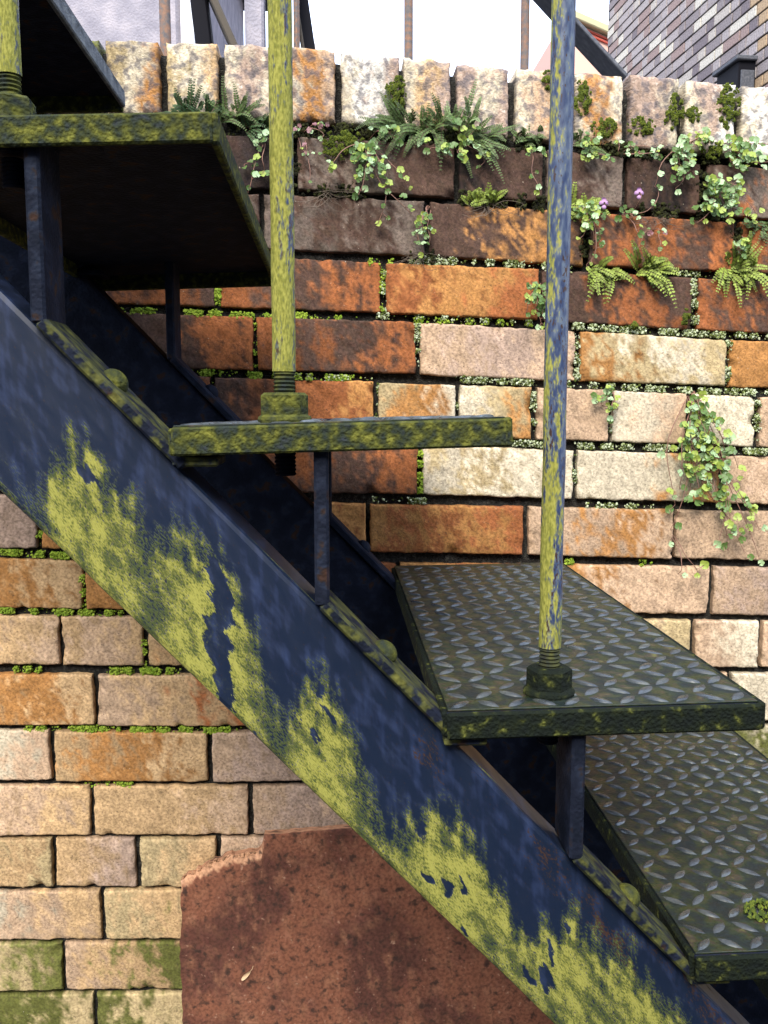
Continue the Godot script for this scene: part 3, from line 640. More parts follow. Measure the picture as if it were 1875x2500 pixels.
# a worn brick: corners in the plane of the wall, a rounded and uneven front, sides that run back into the mortar
func brick_mesh(tl: Vector2, tr: Vector2, br: Vector2, bl: Vector2, zf: float, depth: float, r: float, stain_shade: String, wear: float, cell := 0.0052) -> ArrayMesh:
	var g := Geo.new()
	var w := (tr - tl).length()
	var h := (tl - bl).length()
	var us := steps(w, r, cell)
	var vs := steps(h, r, cell)
	var off := Vector2(rng.randf(), rng.randf()) * 5.0
	var chips := []
	for k in rng.randi_range(1, 6):
		var s := rng.randf()
		var cp := [tl.lerp(tr, s), bl.lerp(br, s), tl.lerp(bl, s), tr.lerp(br, s)]
		chips.append([cp[rng.randi() % 4], rng.randf_range(0.004, 0.015), rng.randf_range(0.003, 0.008)])
	for k in rng.randi_range(2, 7):
		chips.append([tl.lerp(tr, rng.randf()).lerp(bl.lerp(br, rng.randf()), rng.randf()), rng.randf_range(0.003, 0.008), rng.randf_range(0.0008, 0.0028)])
	var tone := rng.randf_range(0.88, 1.12)
	for j in vs.size():
		for i in us.size():
			var u := us[i]
			var t := vs[j]
			var p := tl.lerp(tr, u).lerp(bl.lerp(br, u), t)
			var du: float = min(u, 1.0 - u) * w
			var dv: float = min(t, 1.0 - t) * h
			var au: float = max(0.0, (r - du) / r)
			var av: float = max(0.0, (r - dv) / r)
			var z := zf - r * (1.0 - sqrt(max(0.0, 1.0 - min(1.0, au * au + av * av))))
			z += noise.get_noise_3d(p.x * 30.0, p.y * 30.0, off.x * 9.0) * 0.0016 * wear + noise.get_noise_3d(p.x * 110.0, p.y * 110.0, off.y * 9.0) * 0.0009 * wear
			for ch in chips:
				var q: float = (p - ch[0]).length() / ch[1]
				if q < 1.0: z -= ch[2] * (1.0 - q * q)
			var jig := Vector2(noise.get_noise_3d(p.x * 40.0, p.y * 40.0, 31.0 + off.x), noise.get_noise_3d(p.x * 40.0, p.y * 40.0, 57.0 + off.y)) * 0.0016 * wear
			jig += Vector2(noise.get_noise_3d(p.x * 160.0, p.y * 160.0, 3.0), noise.get_noise_3d(p.x * 160.0, p.y * 160.0, 7.0)) * 0.0008 * wear
			var n1 := noise.get_noise_3d(p.x * 26.0 + off.x, p.y * 14.0, off.y * 3.0)
			var n2 := noise.get_noise_3d(p.x * 75.0, p.y * 38.0, off.x * 5.0)
			var n3 := noise.get_noise_3d(p.x * 190.0, p.y * 150.0, off.y * 7.0)
			var f: float = clamp(u + n1 * 0.38 + n2 * 0.26 + n3 * 0.22, 0.0, 0.9999) * (stain_shade.length() - 1)
			var k := int(f)
			var ca: Array = STAIN_SHADE[stain_shade[k]]
			var cb: Array = STAIN_SHADE[stain_shade[min(k + 1, stain_shade.length() - 1)]]
			var x: float = smoothstep(0.15, 0.85, f - k)
			var b := tone * (1.0 + n2 * 0.30 + n1 * 0.15 + n3 * 0.32)
			g.vert(Vector3(p.x + jig.x, p.y + jig.y, z), Vector2(p.x, -p.y) / 0.34 + off, Color(lerp(ca[0], cb[0], x) * b, lerp(ca[1], cb[1], x) * b, lerp(ca[2], cb[2], x) * b))
	var nu := us.size()
	var nv := vs.size()
	for j in nv - 1:
		for i in nu - 1:
			g.quad(j * nu + i, j * nu + i + 1, (j + 1) * nu + i + 1, (j + 1) * nu + i)
	var ring := []
	for i in nu: ring.append(i)
	for j in range(1, nv): ring.append(j * nu + nu - 1)
	for i in range(nu - 2, -1, -1): ring.append((nv - 1) * nu + i)
	for j in range(nv - 2, 0, -1): ring.append(j * nu)
	var back := []
	for q in ring:
		var p: Vector3 = g.v[q]
		back.append(g.vert(Vector3(p.x, p.y, zf - depth), g.uv[q] + Vector2(0.1, 0.1), g.c[q]))
	for k in ring.size():
		var k2 := (k + 1) % ring.size()
		g.quad(back[k], back[k2], ring[k2], ring[k])
	return g.mesh()

func build_wall() -> void:
	var wall := thing("brick_wall", "old brick garden wall with upright coping bricks and dark joints behind the stairs", "wall")
	var g := Geo.new()
	var nx := 196
	var ny := 165
	for j in ny + 1:
		for i in nx + 1:
			var x: float = lerp(-1.045, 1.295, float(i) / nx)
			var top: float = along(ROWS[0][0], x) - 0.012
			var y: float = lerp(0.0, top, float(j) / ny)
			var z := WALL_Z - 0.0145 + noise.get_noise_3d(x * 25.0, y * 25.0, 90.0) * 0.0035 + noise.get_noise_3d(x * 120.0, y * 120.0, 95.0) * 0.003
			if j == ny: z -= 0.01
			g.vert(Vector3(x, y, z), Vector2(x, -y))
	for j in ny:
		for i in nx:
			var o := j * (nx + 1) + i
			g.quad(o + nx + 1, o + nx + 2, o + 1, o)
	for i in nx:
		var o := ny * (nx + 1) + i
		var p: Vector3 = g.v[o]
		var q: Vector3 = g.v[o + 1]
		g.face([p, q, q + Vector3(0, 0, -0.19), p + Vector3(0, 0, -0.19)], Vector3(p.x, 0, p.z))
		g.face([p + Vector3(0, 0, -0.19), q + Vector3(0, 0, -0.19), Vector3(q.x, 0, q.z - 0.19), Vector3(p.x, 0, p.z - 0.19)], Vector3(p.x, 1, 0))
	for x in [-1.045, 1.295]:
		var top: float = along(ROWS[0][0], x) - 0.012
		g.face([Vector3(x, 0, WALL_Z - 0.02), Vector3(x, top, WALL_Z - 0.02), Vector3(x, top, WALL_Z - 0.21), Vector3(x, 0, WALL_Z - 0.21)], Vector3(0, 1, WALL_Z))
	part("mortar", g.mesh(), M.mortar, wall)
	for r in ROWS.size():
		var top: Array = ROWS[r][0]
		var bot: Array = ROWS[r][1]
		var js: Array = ROWS[r][2]
		var cols: PackedStringArray = ROWS[r][3].split(" ")
		var coping := r == 0
		for k in js.size() - 1:
			var gap := 0.0052 if coping else 0.0040
			var a: float = js[k] + gap * rng.randf_range(0.75, 1.15)
			var b: float = js[k + 1] - gap * rng.randf_range(0.75, 1.15)
			if b - a < 0.02: continue
			var j := func(s): return rng.randf_range(-s, s)
			var lift: float = j.call(0.0018) if coping else 0.0
			var tl := Vector2(a + j.call(0.0012), along(top, a) + j.call(0.0008) + lift)
			var tr := Vector2(b + j.call(0.0012), along(top, b) + j.call(0.0008) + lift)
			var br := Vector2(b + j.call(0.0012), along(bot, b) + j.call(0.0008))
			var bl := Vector2(a + j.call(0.0012), along(bot, a) + j.call(0.0008))
			if coping:
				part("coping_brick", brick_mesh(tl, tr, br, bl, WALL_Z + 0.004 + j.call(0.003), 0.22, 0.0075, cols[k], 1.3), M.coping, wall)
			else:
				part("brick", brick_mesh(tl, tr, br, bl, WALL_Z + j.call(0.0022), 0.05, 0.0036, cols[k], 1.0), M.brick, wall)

# ---------------------------------------------------------------- the staircase
const SLOPE := 1.0404
func rail_y(x: float) -> float:
	return 1.2918 - SLOPE * (x + 0.0122)

func channel(z0: float, x0: float, x1: float) -> ArrayMesh:
	var g := Geo.new()
	var dn := Vector3(-SLOPE, -1.0, 0).normalized()
	var prof := [[0.0045, 0.0], [0.1045, 0.0], [0.1075, -0.0012], [0.109, -0.0045], [0.109, -0.052], [0.102, -0.052], [0.102, -0.0065], [0.007, -0.0065], [0.007, -0.052], [0.0, -0.052], [0.0, -0.0045], [0.0013, -0.0013]]
	var n := int((x1 - x0) / 0.02)
	for k in prof.size():
		var a: Array = prof[k]
		var b: Array = prof[(k + 1) % prof.size()]
		var first := g.v.size()
		for i in n + 1:
			var x: float = lerp(x0, x1, float(i) / n)
			var wob := noise.get_noise_2d(x * 60.0, z0 * 9.0 + k * 0.0) * 0.0009
			for e in [a, b]:
				var p := Vector3(x, rail_y(x), z0) + dn * float(e[0]) + Vector3(0, 0, e[1] + wob)
				p += dn * noise.get_noise_2d(x * 90.0, e[0] * 300.0) * 0.0007
				if p.y < 0.0: p.y = 0.0
				var drop: float = e[0] / 0.693 + (abs(e[1]) * 0.3 if e[0] < 0.05 else 0.0)
				g.vert(p, Vector2(p.x + 0.45, (rail_y(p.x) - p.y) / 0.17 if abs(e[1]) < 0.005 else clamp(drop / 0.17, 0.01, 0.95)))
		for i in n:
			var o := first + i * 2
			g.quad(o, o + 2, o + 3, o + 1)
	return g.mesh()

func lozenge(g: Geo, at: Vector3, turn: float, L: float, W: float, H: float) -> void:
	var bas := Basis(Vector3.UP, turn)
	var ids := []
	var ring := [[-1, 0], [-0.55, 0.72], [0, 1], [0.55, 0.72], [1, 0], [0.55, -0.72], [0, -1], [-0.55, -0.72]]
	for s in [[1.0, -0.0006], [0.72, 0.72], [0.38, 1.0]]:
		var row := []
		for q in ring:
			row.append(g.vert(at + bas * Vector3(q[0] * L * s[0], (H * s[1] if s[1] > 0 else s[1]), q[1] * W * s[0])))
		ids.append(row)
	for k in 2:
		for i in 8:
			var i2 := (i + 1) % 8
			g.quad(ids[k][i2], ids[k][i], ids[k + 1][i], ids[k + 1][i2])
	for i in range(1, 7): g.tri(ids[2][0], ids[2][i + 1], ids[2][i])

func nut(parent: Node3D, xf: Transform3D, mat: Material, r := 0.0185, h := 0.0175) -> void:
	var g := Geo.new()
	g.lathe(xf, [Vector2(0.0, h), Vector2(r * 0.86, h), Vector2(r, h - 0.0022), Vector2(r, 0.0), Vector2(0.0, 0.0)], 6, true)
	part("nut", g.mesh(), mat, parent)

func build_stairs() -> void:
	var st := thing("iron_staircase", "steep painted iron staircase with algae on its stringer and diamond plate treads", "staircase")
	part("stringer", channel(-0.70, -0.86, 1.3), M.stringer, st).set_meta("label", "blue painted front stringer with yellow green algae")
	part("stringer", channel(-1.238, -0.86, 1.3), M.paint, st)
	# treads: left end x, height at the left, height at the right, depth lowering
	var treads := [[-0.740, 2.095, 2.100, 0.0], [-0.538, 1.876, 1.882, -0.006], [-0.3355, 1.6478, 1.6564, -0.014], [-0.1205, 1.4335, 1.4401, -0.010], [0.0856, 1.2123, 1.2156, 0.0], [0.2913, 1.003, 1.006, 0.0], [0.497, 0.789, 0.792, 0.0], [0.703, 0.575, 0.578, 0.0], [0.909, 0.360, 0.362, 0.0], [1.09, 0.160, 0.160, 0.0]]
	var posts := [-0.64, -0.438, -0.2385, -0.039, 0.1745, 0.400, 0.59, 0.80]
	var supports := [-0.625, -0.42, -0.215, -0.0105, 0.192, 0.398, 0.604, 0.81]
	var wide := 0.2495
	var deep := 0.645
	for i in treads.size():
		var t: Array = treads[i]
		var upper: bool = i < 4
		var g := Geo.new()
		g.box(Transform3D(Basis(), Vector3(wide / 2, -0.0029, -deep / 2)), Vector3(wide - 0.001, 0.0046, deep - 0.001), 0.0012)
		var tr := part("tread", g.mesh(), M.paint, st)
		g = Geo.new()
		g.box(Transform3D(Basis(), Vector3(wide / 2, 0.0004, -deep / 2)), Vector3(wide - 0.002, 0.0016, deep - 0.002), 0.0004)
		part("top_plate", g.mesh(), M.plate, tr)
		tr.position = Vector3(t[0], t[1], -0.685)
		tr.rotation = Vector3(t[3] / deep, 0, atan2(t[2] - t[1], wide))
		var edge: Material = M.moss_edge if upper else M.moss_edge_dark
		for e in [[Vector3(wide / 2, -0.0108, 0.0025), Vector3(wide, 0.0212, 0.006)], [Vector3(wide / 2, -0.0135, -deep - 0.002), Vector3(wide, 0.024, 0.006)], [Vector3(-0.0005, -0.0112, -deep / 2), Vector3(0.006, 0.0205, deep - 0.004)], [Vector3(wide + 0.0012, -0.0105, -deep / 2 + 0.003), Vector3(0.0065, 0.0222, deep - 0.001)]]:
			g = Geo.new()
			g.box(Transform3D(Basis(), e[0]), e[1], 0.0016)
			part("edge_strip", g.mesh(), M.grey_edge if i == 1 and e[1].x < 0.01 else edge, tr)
		if i >= 3:
			g = Geo.new()
			var pitch := 0.0224
			for a in 11:
				for b in 28:
					var p := Vector3(0.0125 + a * pitch + rng.randf_range(-0.0006, 0.0006), 0.0, -0.012 - b * pitch) + Vector3(0, 0.0011, 0)
					lozenge(g, p, PI / 4 if (a + b) % 2 == 0 else -PI / 4, rng.randf_range(0.0120, 0.0140), rng.randf_range(0.0041, 0.0048), 0.0017 + 0.0013 * noise.get_noise_2d(p.x * 9.0 + i * 3.0, p.z * 9.0) + rng.randf_range(-0.0003, 0.0003))
			var lz := part("raised_pattern", g.mesh(), M.stud, tr)
			lz.set_meta("kind", "stuff")
			lz.set_meta("label", "raised lozenges of the chequered plate")
	# supports: an upright strap and a sloping foot with a rivet on each stringer
	for i in supports.size():
		var x: float = supports[i]
		var t: Array = treads[i]
		var top: float = lerp(float(t[1]), float(t[2]), (x - t[0]) / wide) - 0.0055
		for z in [-0.688, -1.232]:
			var lowy := rail_y(x) + 0.006
			var g := Geo.new()
			var dp := 0.052
			g.box(Transform3D(Basis(), Vector3(x, (top + lowy) / 2, z - dp / 2)), Vector3(0.0112, top - lowy, dp), 0.002)
			g.box(Transform3D(Basis(), Vector3(x + 0.018, top - 0.003, z - dp / 2)), Vector3(0.044, 0.0058, dp - 0.003), 0.001)
			var br := part("support", g.mesh(), M.paint, st)
			var nx: float = treads[i + 1][0] + 0.004
			var a := Vector3(x - 0.004, rail_y(x - 0.004), z - dp / 2)
			var b := Vector3(nx, rail_y(nx), z - dp / 2)
			var up := Vector3(SLOPE, 1, 0).normalized()
			var d := (b - a).normalized()
			var bas := Basis(d, up, Vector3(0, 0, 1))
			g = Geo.new()
			g.box(Transform3D(bas, (a + b) / 2 + up * 0.0058), Vector3((b - a).length(), 0.0095, dp), 0.002)
			g.box(Transform3D(Basis(), Vector3(nx + 0.012, treads[i + 1][1] - 0.0262, z - dp / 2)), Vector3(0.034, 0.007, dp - 0.002), 0.0015)
			part("foot", g.mesh(), M.paint_algae if z > -1.0 else M.paint, br)
			g = Geo.new()
			var at := a.lerp(b, 0.44) + up * 0.0098 + Vector3(0, 0, 0.004)
			var prof := []
			for k in 9:
				var th := PI / 2 * k / 8.0
				prof.append(Vector2(0.0112 * sin(th), 0.0095 * cos(th)))
			g.lathe(Transform3D(bas, at), prof, 18)
			part("rivet", g.mesh(), M.moss_edge if z > -1.0 else M.paint, br)
	# balusters bolted through the front of each tread
	for i in posts.size():
		var x: float = posts[i]
		var t: Array = treads[i]
		var y: float = lerp(float(t[1]), float(t[2]), (x - t[0]) / wide)
		var green := i <= 3
		var mat: Material = M.rod_green if green else M.rod_blue
		var post := Node3D.new()
		post.name = numbered(st, "baluster")
		st.add_child(post, true)
		post.position = Vector3(x, y, -0.721)
		var g := Geo.new()
		var pts := []
		for k in 24: pts.append(Vector3(noise.get_noise_2d(k * 2.0, x * 50.0) * 0.0006, 0.040 + k * 0.0375, noise.get_noise_2d(k * 2.0, x * 70.0 + 9.0) * 0.0006))
		g.tube(pts, 0.0091, 0.0091, 24, Color.WHITE, 1.0, -1.0 / 0.7)
		part("rod", g.mesh(), mat, post)
		g = Geo.new()
		var prof := []
		prof.append(Vector2(0.0089, 0.0415))
		for k in 6:
			prof.append(Vector2(0.0074, 0.0395 - k * 0.0031))
			prof.append(Vector2(0.0087, 0.0379 - k * 0.0031))
		prof.append(Vector2(0.0076, 0.018))
		g.lathe(Transform3D(), prof, 20)
		part("thread", g.mesh(), M.moss_edge if green else M.paint_algae, post)
		var bas := Basis(Vector3.UP, 0.32 + i * 1.7)
		var fit: Material = M.moss_edge if green else M.moss_edge_dark
		nut(post, Transform3D(bas, Vector3(0, 0.0062, 0)), fit)
		g = Geo.new()
		g.lathe(Transform3D(), [Vector2(0.0, 0.0068), Vector2(0.0178, 0.0068), Vector2(0.0205, 0.0050), Vector2(0.0212, 0.0028), Vector2(0.0208, 0.0002)], 24)
		part("washer", g.mesh(), fit, post)
		nut(post, Transform3D(bas, Vector3(0, -0.0165, 0)), M.paint, 0.0165, 0.011)
		g = Geo.new()
		prof = [Vector2(0.0, -0.041), Vector2(0.0074, -0.041)]
		for k in 7:
			prof.append(Vector2(0.0087, -0.0395 + k * 0.0031))
			prof.append(Vector2(0.0075, -0.0380 + k * 0.0031))
		prof.reverse()
		g.lathe(Transform3D(), prof, 18)
		part("bolt_end", g.mesh(), M.paint, post)
	var rail := Geo.new()
	var a := Vector3(posts[0] - 0.1, treads[0][1] + 0.10 * SLOPE + 0.905, -0.721)
	var b := Vector3(posts[7], treads[7][1] + 0.905, -0.721)
	rail.box(Transform3D(Basis((b - a).normalized(), Vector3(SLOPE, 1, 0).normalized(), Vector3(0, 0, 1)), (a + b) / 2), Vector3((b - a).length(), 0.012, 0.05), 0.002)
	part("handrail", rail.mesh(), M.paint, st)

# ---------------------------------------------------------------- board

const BOARD_TOP := [-0.2511,0.695,-0.2308,0.7047,-0.2111,0.7179,-0.1818,0.7295,-0.1461,0.734,-0.1226,0.7375,-0.1189,0.7676,-0.0545,0.7714,0.0134,0.7751,0.4489,0.7889]
func build_board() -> void:
	var o := thing("leaning_board", "reddish brown weathered board with a chipped upper corner leaning on the wall", "board")
	var g := Geo.new()
	var nx := 130
	var ny := 80
	var x0: float = BOARD_TOP[0]
	var x1 := 0.4489
	for j in ny + 1:
		for i in nx + 1:
			var x: float = lerp(x0, x1, float(i) / nx)
			var broken: bool = x < BOARD_TOP[12] - 0.002
			var top := along(BOARD_TOP, x) + noise.get_noise_2d(x * 90.0, 4.0) * (0.006 if broken else 0.0012)
			var y: float = lerp(top, 0.0, pow(float(j) / ny, 1.35))
			var z := -1.398 + (0.80 - y) * 0.05
			var edge := top - y
			var chip: float = clamp(1.0 - edge / (0.012 + 0.010 * noise.get_noise_2d(x * 70.0, 9.0)), 0.0, 1.0) if broken else 0.0
			z -= 0.007 * chip + 0.0015 * (1.0 if j == 0 else 0.0)
			z += noise.get_noise_3d(x * 8.0, y * 8.0, 40.0) * 0.0015 + noise.get_noise_3d(x * 60.0, y * 60.0, 44.0) * 0.0007
			var n1 := noise.get_noise_3d(x * 7.0, y * 7.0, 50.0)
			var n2 := noise.get_noise_3d(x * 45.0, y * 30.0, 60.0)
			var c := Color(0.215, 0.085, 0.050).lerp(Color(0.10, 0.040, 0.029), clamp(0.45 + n1 * 2.2 + n2 * 0.5, 0.0, 1.0))
			c = c.lerp(Color(0.31, 0.14, 0.08), clamp(n2 * 1.2 - 0.1, 0.0, 1.0))
			if chip > 0.05: c = c.lerp(Color(0.55, 0.30, 0.17), 0.85)
			var wob := noise.get_noise_2d(y * 40.0, 77.0) * 0.0026 + noise.get_noise_2d(y * 11.0, 79.0) * 0.003 if i == 0 else 0.0
			g.vert(Vector3(x + wob, y, z), Vector2(x, -y) / 0.42, c)
	for j in ny:
		for i in nx:
			var q := j * (nx + 1) + i
			g.quad(q, q + 1, q + nx + 2, q + nx + 1)
	var th := Vector3(0, 0, -0.014)
	for i in nx:
		var p: Vector3 = g.v[i]
		var q: Vector3 = g.v[i + 1]
		g.face([p, q, q + th, p + th], p + Vector3(0, -1, 0), Color(0.4, 0.2, 0.11), [Vector2(p.x, 0), Vector2(q.x, 0), Vector2(q.x, 0.04), Vector2(p.x, 0.04)])
	for j in ny:
		for i in [0, nx]:
			var p: Vector3 = g.v[j * (nx + 1) + i]
			var q: Vector3 = g.v[(j + 1) * (nx + 1) + i]
			g.face([p, q, q + th, p + th], Vector3(0, p.y, p.z), Color(0.2, 0.09, 0.055), [Vector2(0, p.y), Vector2(0, q.y), Vector2(0.04, q.y), Vector2(0.04, p.y)])
	part("panel", g.mesh(), M.board, o)
	# splintered crumbs along the broken edge
	g = Geo.new()
	for k in 90:
		var x: float = lerp(x0 + 0.004, float(BOARD_TOP[12]) - 0.008, rng.randf())
		var y := along(BOARD_TOP, x) - rng.randf_range(-0.002, 0.012)
		var s := rng.randf_range(0.0025, 0.0075)
		g.box(Transform3D(Basis.from_euler(Vector3(rng.randf_range(-0.6, 0.6), rng.randf_range(-0.6, 0.6), rng.randf() * TAU)), Vector3(x, y, -1.401 + rng.randf_range(-0.001, 0.003))), Vector3(s, s * 0.6, s * 0.4), 0.0006, Color(0.5, 0.27, 0.15) * rng.randf_range(0.6, 1.25))
	var sp := part("splinters", g.mesh(), M.board, o)
	sp.set_meta("kind", "stuff")
	sp.set_meta("label", "pale splintered crumbs along the broken edge")
	# a dry leaf stuck to the board
	g = Geo.new()
	var at := Vector3(-0.1481, 0.5385, -1.398 + (0.80 - 0.5385) * 0.05 + 0.004)
	var ids := []
	for k in 12:
		var a := TAU * k / 12.0
		ids.append(g.vert(Vector3(cos(a) * 0.0105, sin(a) * 0.0032, sin(a * 2.0) * 0.0012)))
	var mid := g.vert(Vector3(0, 0, -0.0016))
	for k in 12: g.tri(mid, ids[(k + 1) % 12], ids[k])
	g.tube([Vector3(0.010, 0, 0), Vector3(0.016, 0.001, 0.001), Vector3(0.020, 0.003, 0.0)], 0.0005, 0.0003, 4)
	var leaf := part("dry_leaf", g.mesh(), M.dry_leaf, self)
	leaf.position = at
	leaf.rotation = Vector3(0, 0, 0.8)
	tag(leaf, "small pale dry leaf stuck to the reddish board", "leaf")


# ---------------------------------------------------------------- plants
func leaf_mesh(lobes: float) -> ArrayMesh:
	var g := Geo.new()
	var o := g.vert(Vector3(0, 0, -0.22))
	var n := 20
	var ids := []
	for k in n + 1:
		var a := -PI / 2 + 0.28 + (TAU - 0.56) * k / n
		var r: float = 0.80 + 0.20 * absf(cos((a + PI / 2) * lobes / 2.0))
		ids.append(g.vert(Vector3(cos(a) * r, sin(a) * r, 0.14 * sin(a * 2.0 + lobes) - 0.06 * cos(a * 5.0))))
	for k in n: g.tri(o, ids[k + 1], ids[k])
	return g.mesh()

func curve_pts(a: Vector3, b: Vector3, sag: float, out: float, n := 9) -> Array:
	var side := (b - a).cross(Vector3(0, 0, 1)) * rng.randf_range(-0.22, 0.22)
	var pts := []
	for k in n + 1:
		var t := float(k) / n
		var s := sin(PI * t)
		var w := sin(t * 9.0 + a.x * 100.0) * 0.0016
		pts.append(a.lerp(b, t) + side * s + Vector3(w, -sag * s, out * s + w))
	return pts

func build_trailers() -> void:
	var leaves := [leaf_mesh(5.0), leaf_mesh(5.0), leaf_mesh(4.0)]
	var pal := {"m": ["leaf_mint", "leaf_lime", "leaf_green", "leaf_green"], "l": ["leaf_lime", "leaf_lime", "leaf_mint", "leaf_green", "leaf_green"], "g": ["leaf_green", "leaf_green", "leaf_lime", "leaf_mint"], "x": ["leaf_lime", "leaf_mint", "leaf_green", "leaf_purple"]}
	for spec in PLANTS:
		var root := Vector3(spec[0], spec[1], WALL_Z - 0.010)
		var o := thing("trailing_plant", spec[2], "plant", "trailing plants in the wall joints", root)
		var size: float = spec[3] * 0.95
		var mats: Array = pal[spec[4]]
		var stems := Geo.new()
		var ends: Array = spec[5]
		for e in ends.size() / 3:
			var b := Vector3(ends[e * 3], ends[e * 3 + 1], WALL_Z + rng.randf_range(0.006, 0.022)) - root
			var pts := curve_pts(Vector3(rng.randf_range(-0.006, 0.006), 0, 0), b, rng.randf_range(-0.004, 0.010), rng.randf_range(0.010, 0.026))
			stems.tube(pts, 0.0008, 0.0005, 4)
			var count: int = ceili(ends[e * 3 + 2] * 1.4)
			for k in count:
				var f: float = 1.0 if k == 0 else clamp(0.18 + 0.82 * pow(rng.randf(), 0.7), 0.0, 1.0)
				var q: Vector3 = pts[int(f * (pts.size() - 1))]
				var tip := q + Vector3(rng.randf_range(-1, 1), rng.randf_range(-0.9, 0.9), rng.randf_range(0.1, 0.9)) * size * 1.6
				if root.z + tip.z < WALL_Z + 0.005: tip.z = WALL_Z + 0.005 - root.z
				stems.tube([q, (q + tip) / 2 + Vector3(0, -0.001, 0.001), tip], 0.00042, 0.00036, 3)
				var lf := part("leaf", leaves[rng.randi() % 3], M[mats[rng.randi() % mats.size()]], o)
				var s := size * rng.randf_range(0.6, 1.2)
				var bas := Basis.from_euler(Vector3(rng.randf_range(-0.9, 0.25), rng.randf_range(-0.7, 0.7), rng.randf_range(-1.2, 1.2)))
				lf.transform = Transform3D(bas.scaled(Vector3.ONE * s), tip)
		part("stem", stems.mesh(), M.stem, o)
		for f in spec[6].size() / 2:
			var p := Vector3(spec[6][f * 2], spec[6][f * 2 + 1], WALL_Z + 0.018) - root
			var g := Geo.new()
			for q in [[-0.004, 0.0, 0.6], [0.004, 0.0, -0.6], [0.0, -0.006, 0.0], [0.0, 0.005, 3.1]]:
				var prof := []
				for k in 7: prof.append(Vector2(0.0038 * sin(PI / 2 * k / 6.0), 0.0022 * cos(PI / 2 * k / 6.0)))
				g.lathe(Transform3D(Basis.from_euler(Vector3(1.3, 0, q[2])).scaled(Vector3(1, 1, 1.25)), Vector3(q[0], q[1], 0)), prof, 10)
			var fl := part("flower", g.mesh(), M.petal, o)
			fl.position = p
			stems = Geo.new()
			stems.tube(curve_pts(Vector3.ZERO, p, 0.0, 0.015), 0.0006, 0.0004, 4)
			part("stem", stems.mesh(), M.stem, o)

func frond_mesh(dir: Vector3, L: float, droop: float, leaf: float, tint: Color) -> ArrayMesh:
	var g := Geo.new()
	var n := int(L / (leaf * 0.85)) + 2
	var pts := []
	for k in n + 1:
		var t := float(k) / n
		pts.append(dir * L * t + Vector3(0, -droop * L * t * t, L * 0.22 * sin(t * 2.2)))
	g.tube(pts, 0.0006, 0.00025, 3, Color(0.07, 0.04, 0.02))
	for k in range(1, n + 1):
		var t := float(k) / n
		var tan: Vector3 = (pts[k] - pts[k - 1]).normalized()
		var out := Vector3(rng.randf_range(-0.2, 0.2), 0.25, 1).normalized()
		var side := tan.cross(out).normalized()
		var len: float = leaf * (0.55 + 0.75 * sin(PI * min(1.0, t * 0.9 + 0.12)))
		for s in [-1.0, 1.0]:
			var d: Vector3 = (side * s + tan * 0.25 + out * rng.randf_range(-0.25, 0.3)).normalized()
			var w: Vector3 = tan * len * 0.36
			var p: Vector3 = pts[k]
			var c := tint * rng.randf_range(0.65, 1.35)
			c.a = 1.0
			var up: Vector3 = d.cross(tan).normalized() * len * 0.10
			var a0 := g.vert(p, Vector2.ZERO, c)
			var a1 := g.vert(p + d * len * 0.30 + w, Vector2.ZERO, c)
			var a2 := g.vert(p + d * len * 0.78 + w * 0.85 + up, Vector2.ZERO, c)
			var a3 := g.vert(p + d * len, Vector2.ZERO, c)
			var a4 := g.vert(p + d * len * 0.78 - w * 0.85 + up, Vector2.ZERO, c)
			var a5 := g.vert(p + d * len * 0.30 - w, Vector2.ZERO, c)
			g.tri(a0, a1, a5); g.tri(a1, a2, a5); g.tri(a2, a4, a5); g.tri(a2, a3, a4)
	return g.mesh()

func build_ferns() -> void:
	for spec in FERNS:
		var o := thing("fern", spec[2], "fern", "small ferns in the wall joints", Vector3(spec[0], spec[1], WALL_Z - 0.004))
		var tint: Color = {"d": Color(0.035, 0.075, 0.022), "g": Color(0.065, 0.105, 0.026), "l": Color(0.17, 0.22, 0.03), "p": Color(0.17, 0.25, 0.10)}[spec[5]]
		for k in spec[3] * 2:
			var lo: float = spec[6]
			var hi: float = spec[7]
			var a := deg_to_rad(lerp(lo, hi, (k + rng.randf_range(0.1, 0.9)) / (spec[3] * 2.0)))
			var d := Vector3(cos(a), sin(a), rng.randf_range(0.02, 0.7)).normalized()
			var fr := part("frond", frond_mesh(d, spec[4] * rng.randf_range(0.3, 1.05), rng.randf_range(-0.2, 0.7), (rng.randf_range(0.0042, 0.0054) if spec[5] == "l" else rng.randf_range(0.0030, 0.0042)), tint), M.frond, o)
			fr.position = Vector3(rng.randf_range(-0.02, 0.02), rng.randf_range(-0.006, 0.006), 0)

func tuft(g: Geo, p: Vector3, r: float, c: Color) -> void:
	var top := g.vert(p + Vector3(rng.randf_range(-0.4, 0.4), rng.randf_range(-0.2, 0.7), rng.randf_range(0.6, 1.2)) * r, Vector2.ZERO, c * 1.25)
	var ids := []
	for k in 5:
		var a := TAU * k / 5.0 + rng.randf()
		ids.append(g.vert(p + Vector3(cos(a) * r * rng.randf_range(0.6, 1.1), sin(a) * r * rng.randf_range(0.6, 1.1), -0.3 * r), Vector2.ZERO, c))
	for k in 5: g.tri(top, ids[(k + 1) % 5], ids[k])

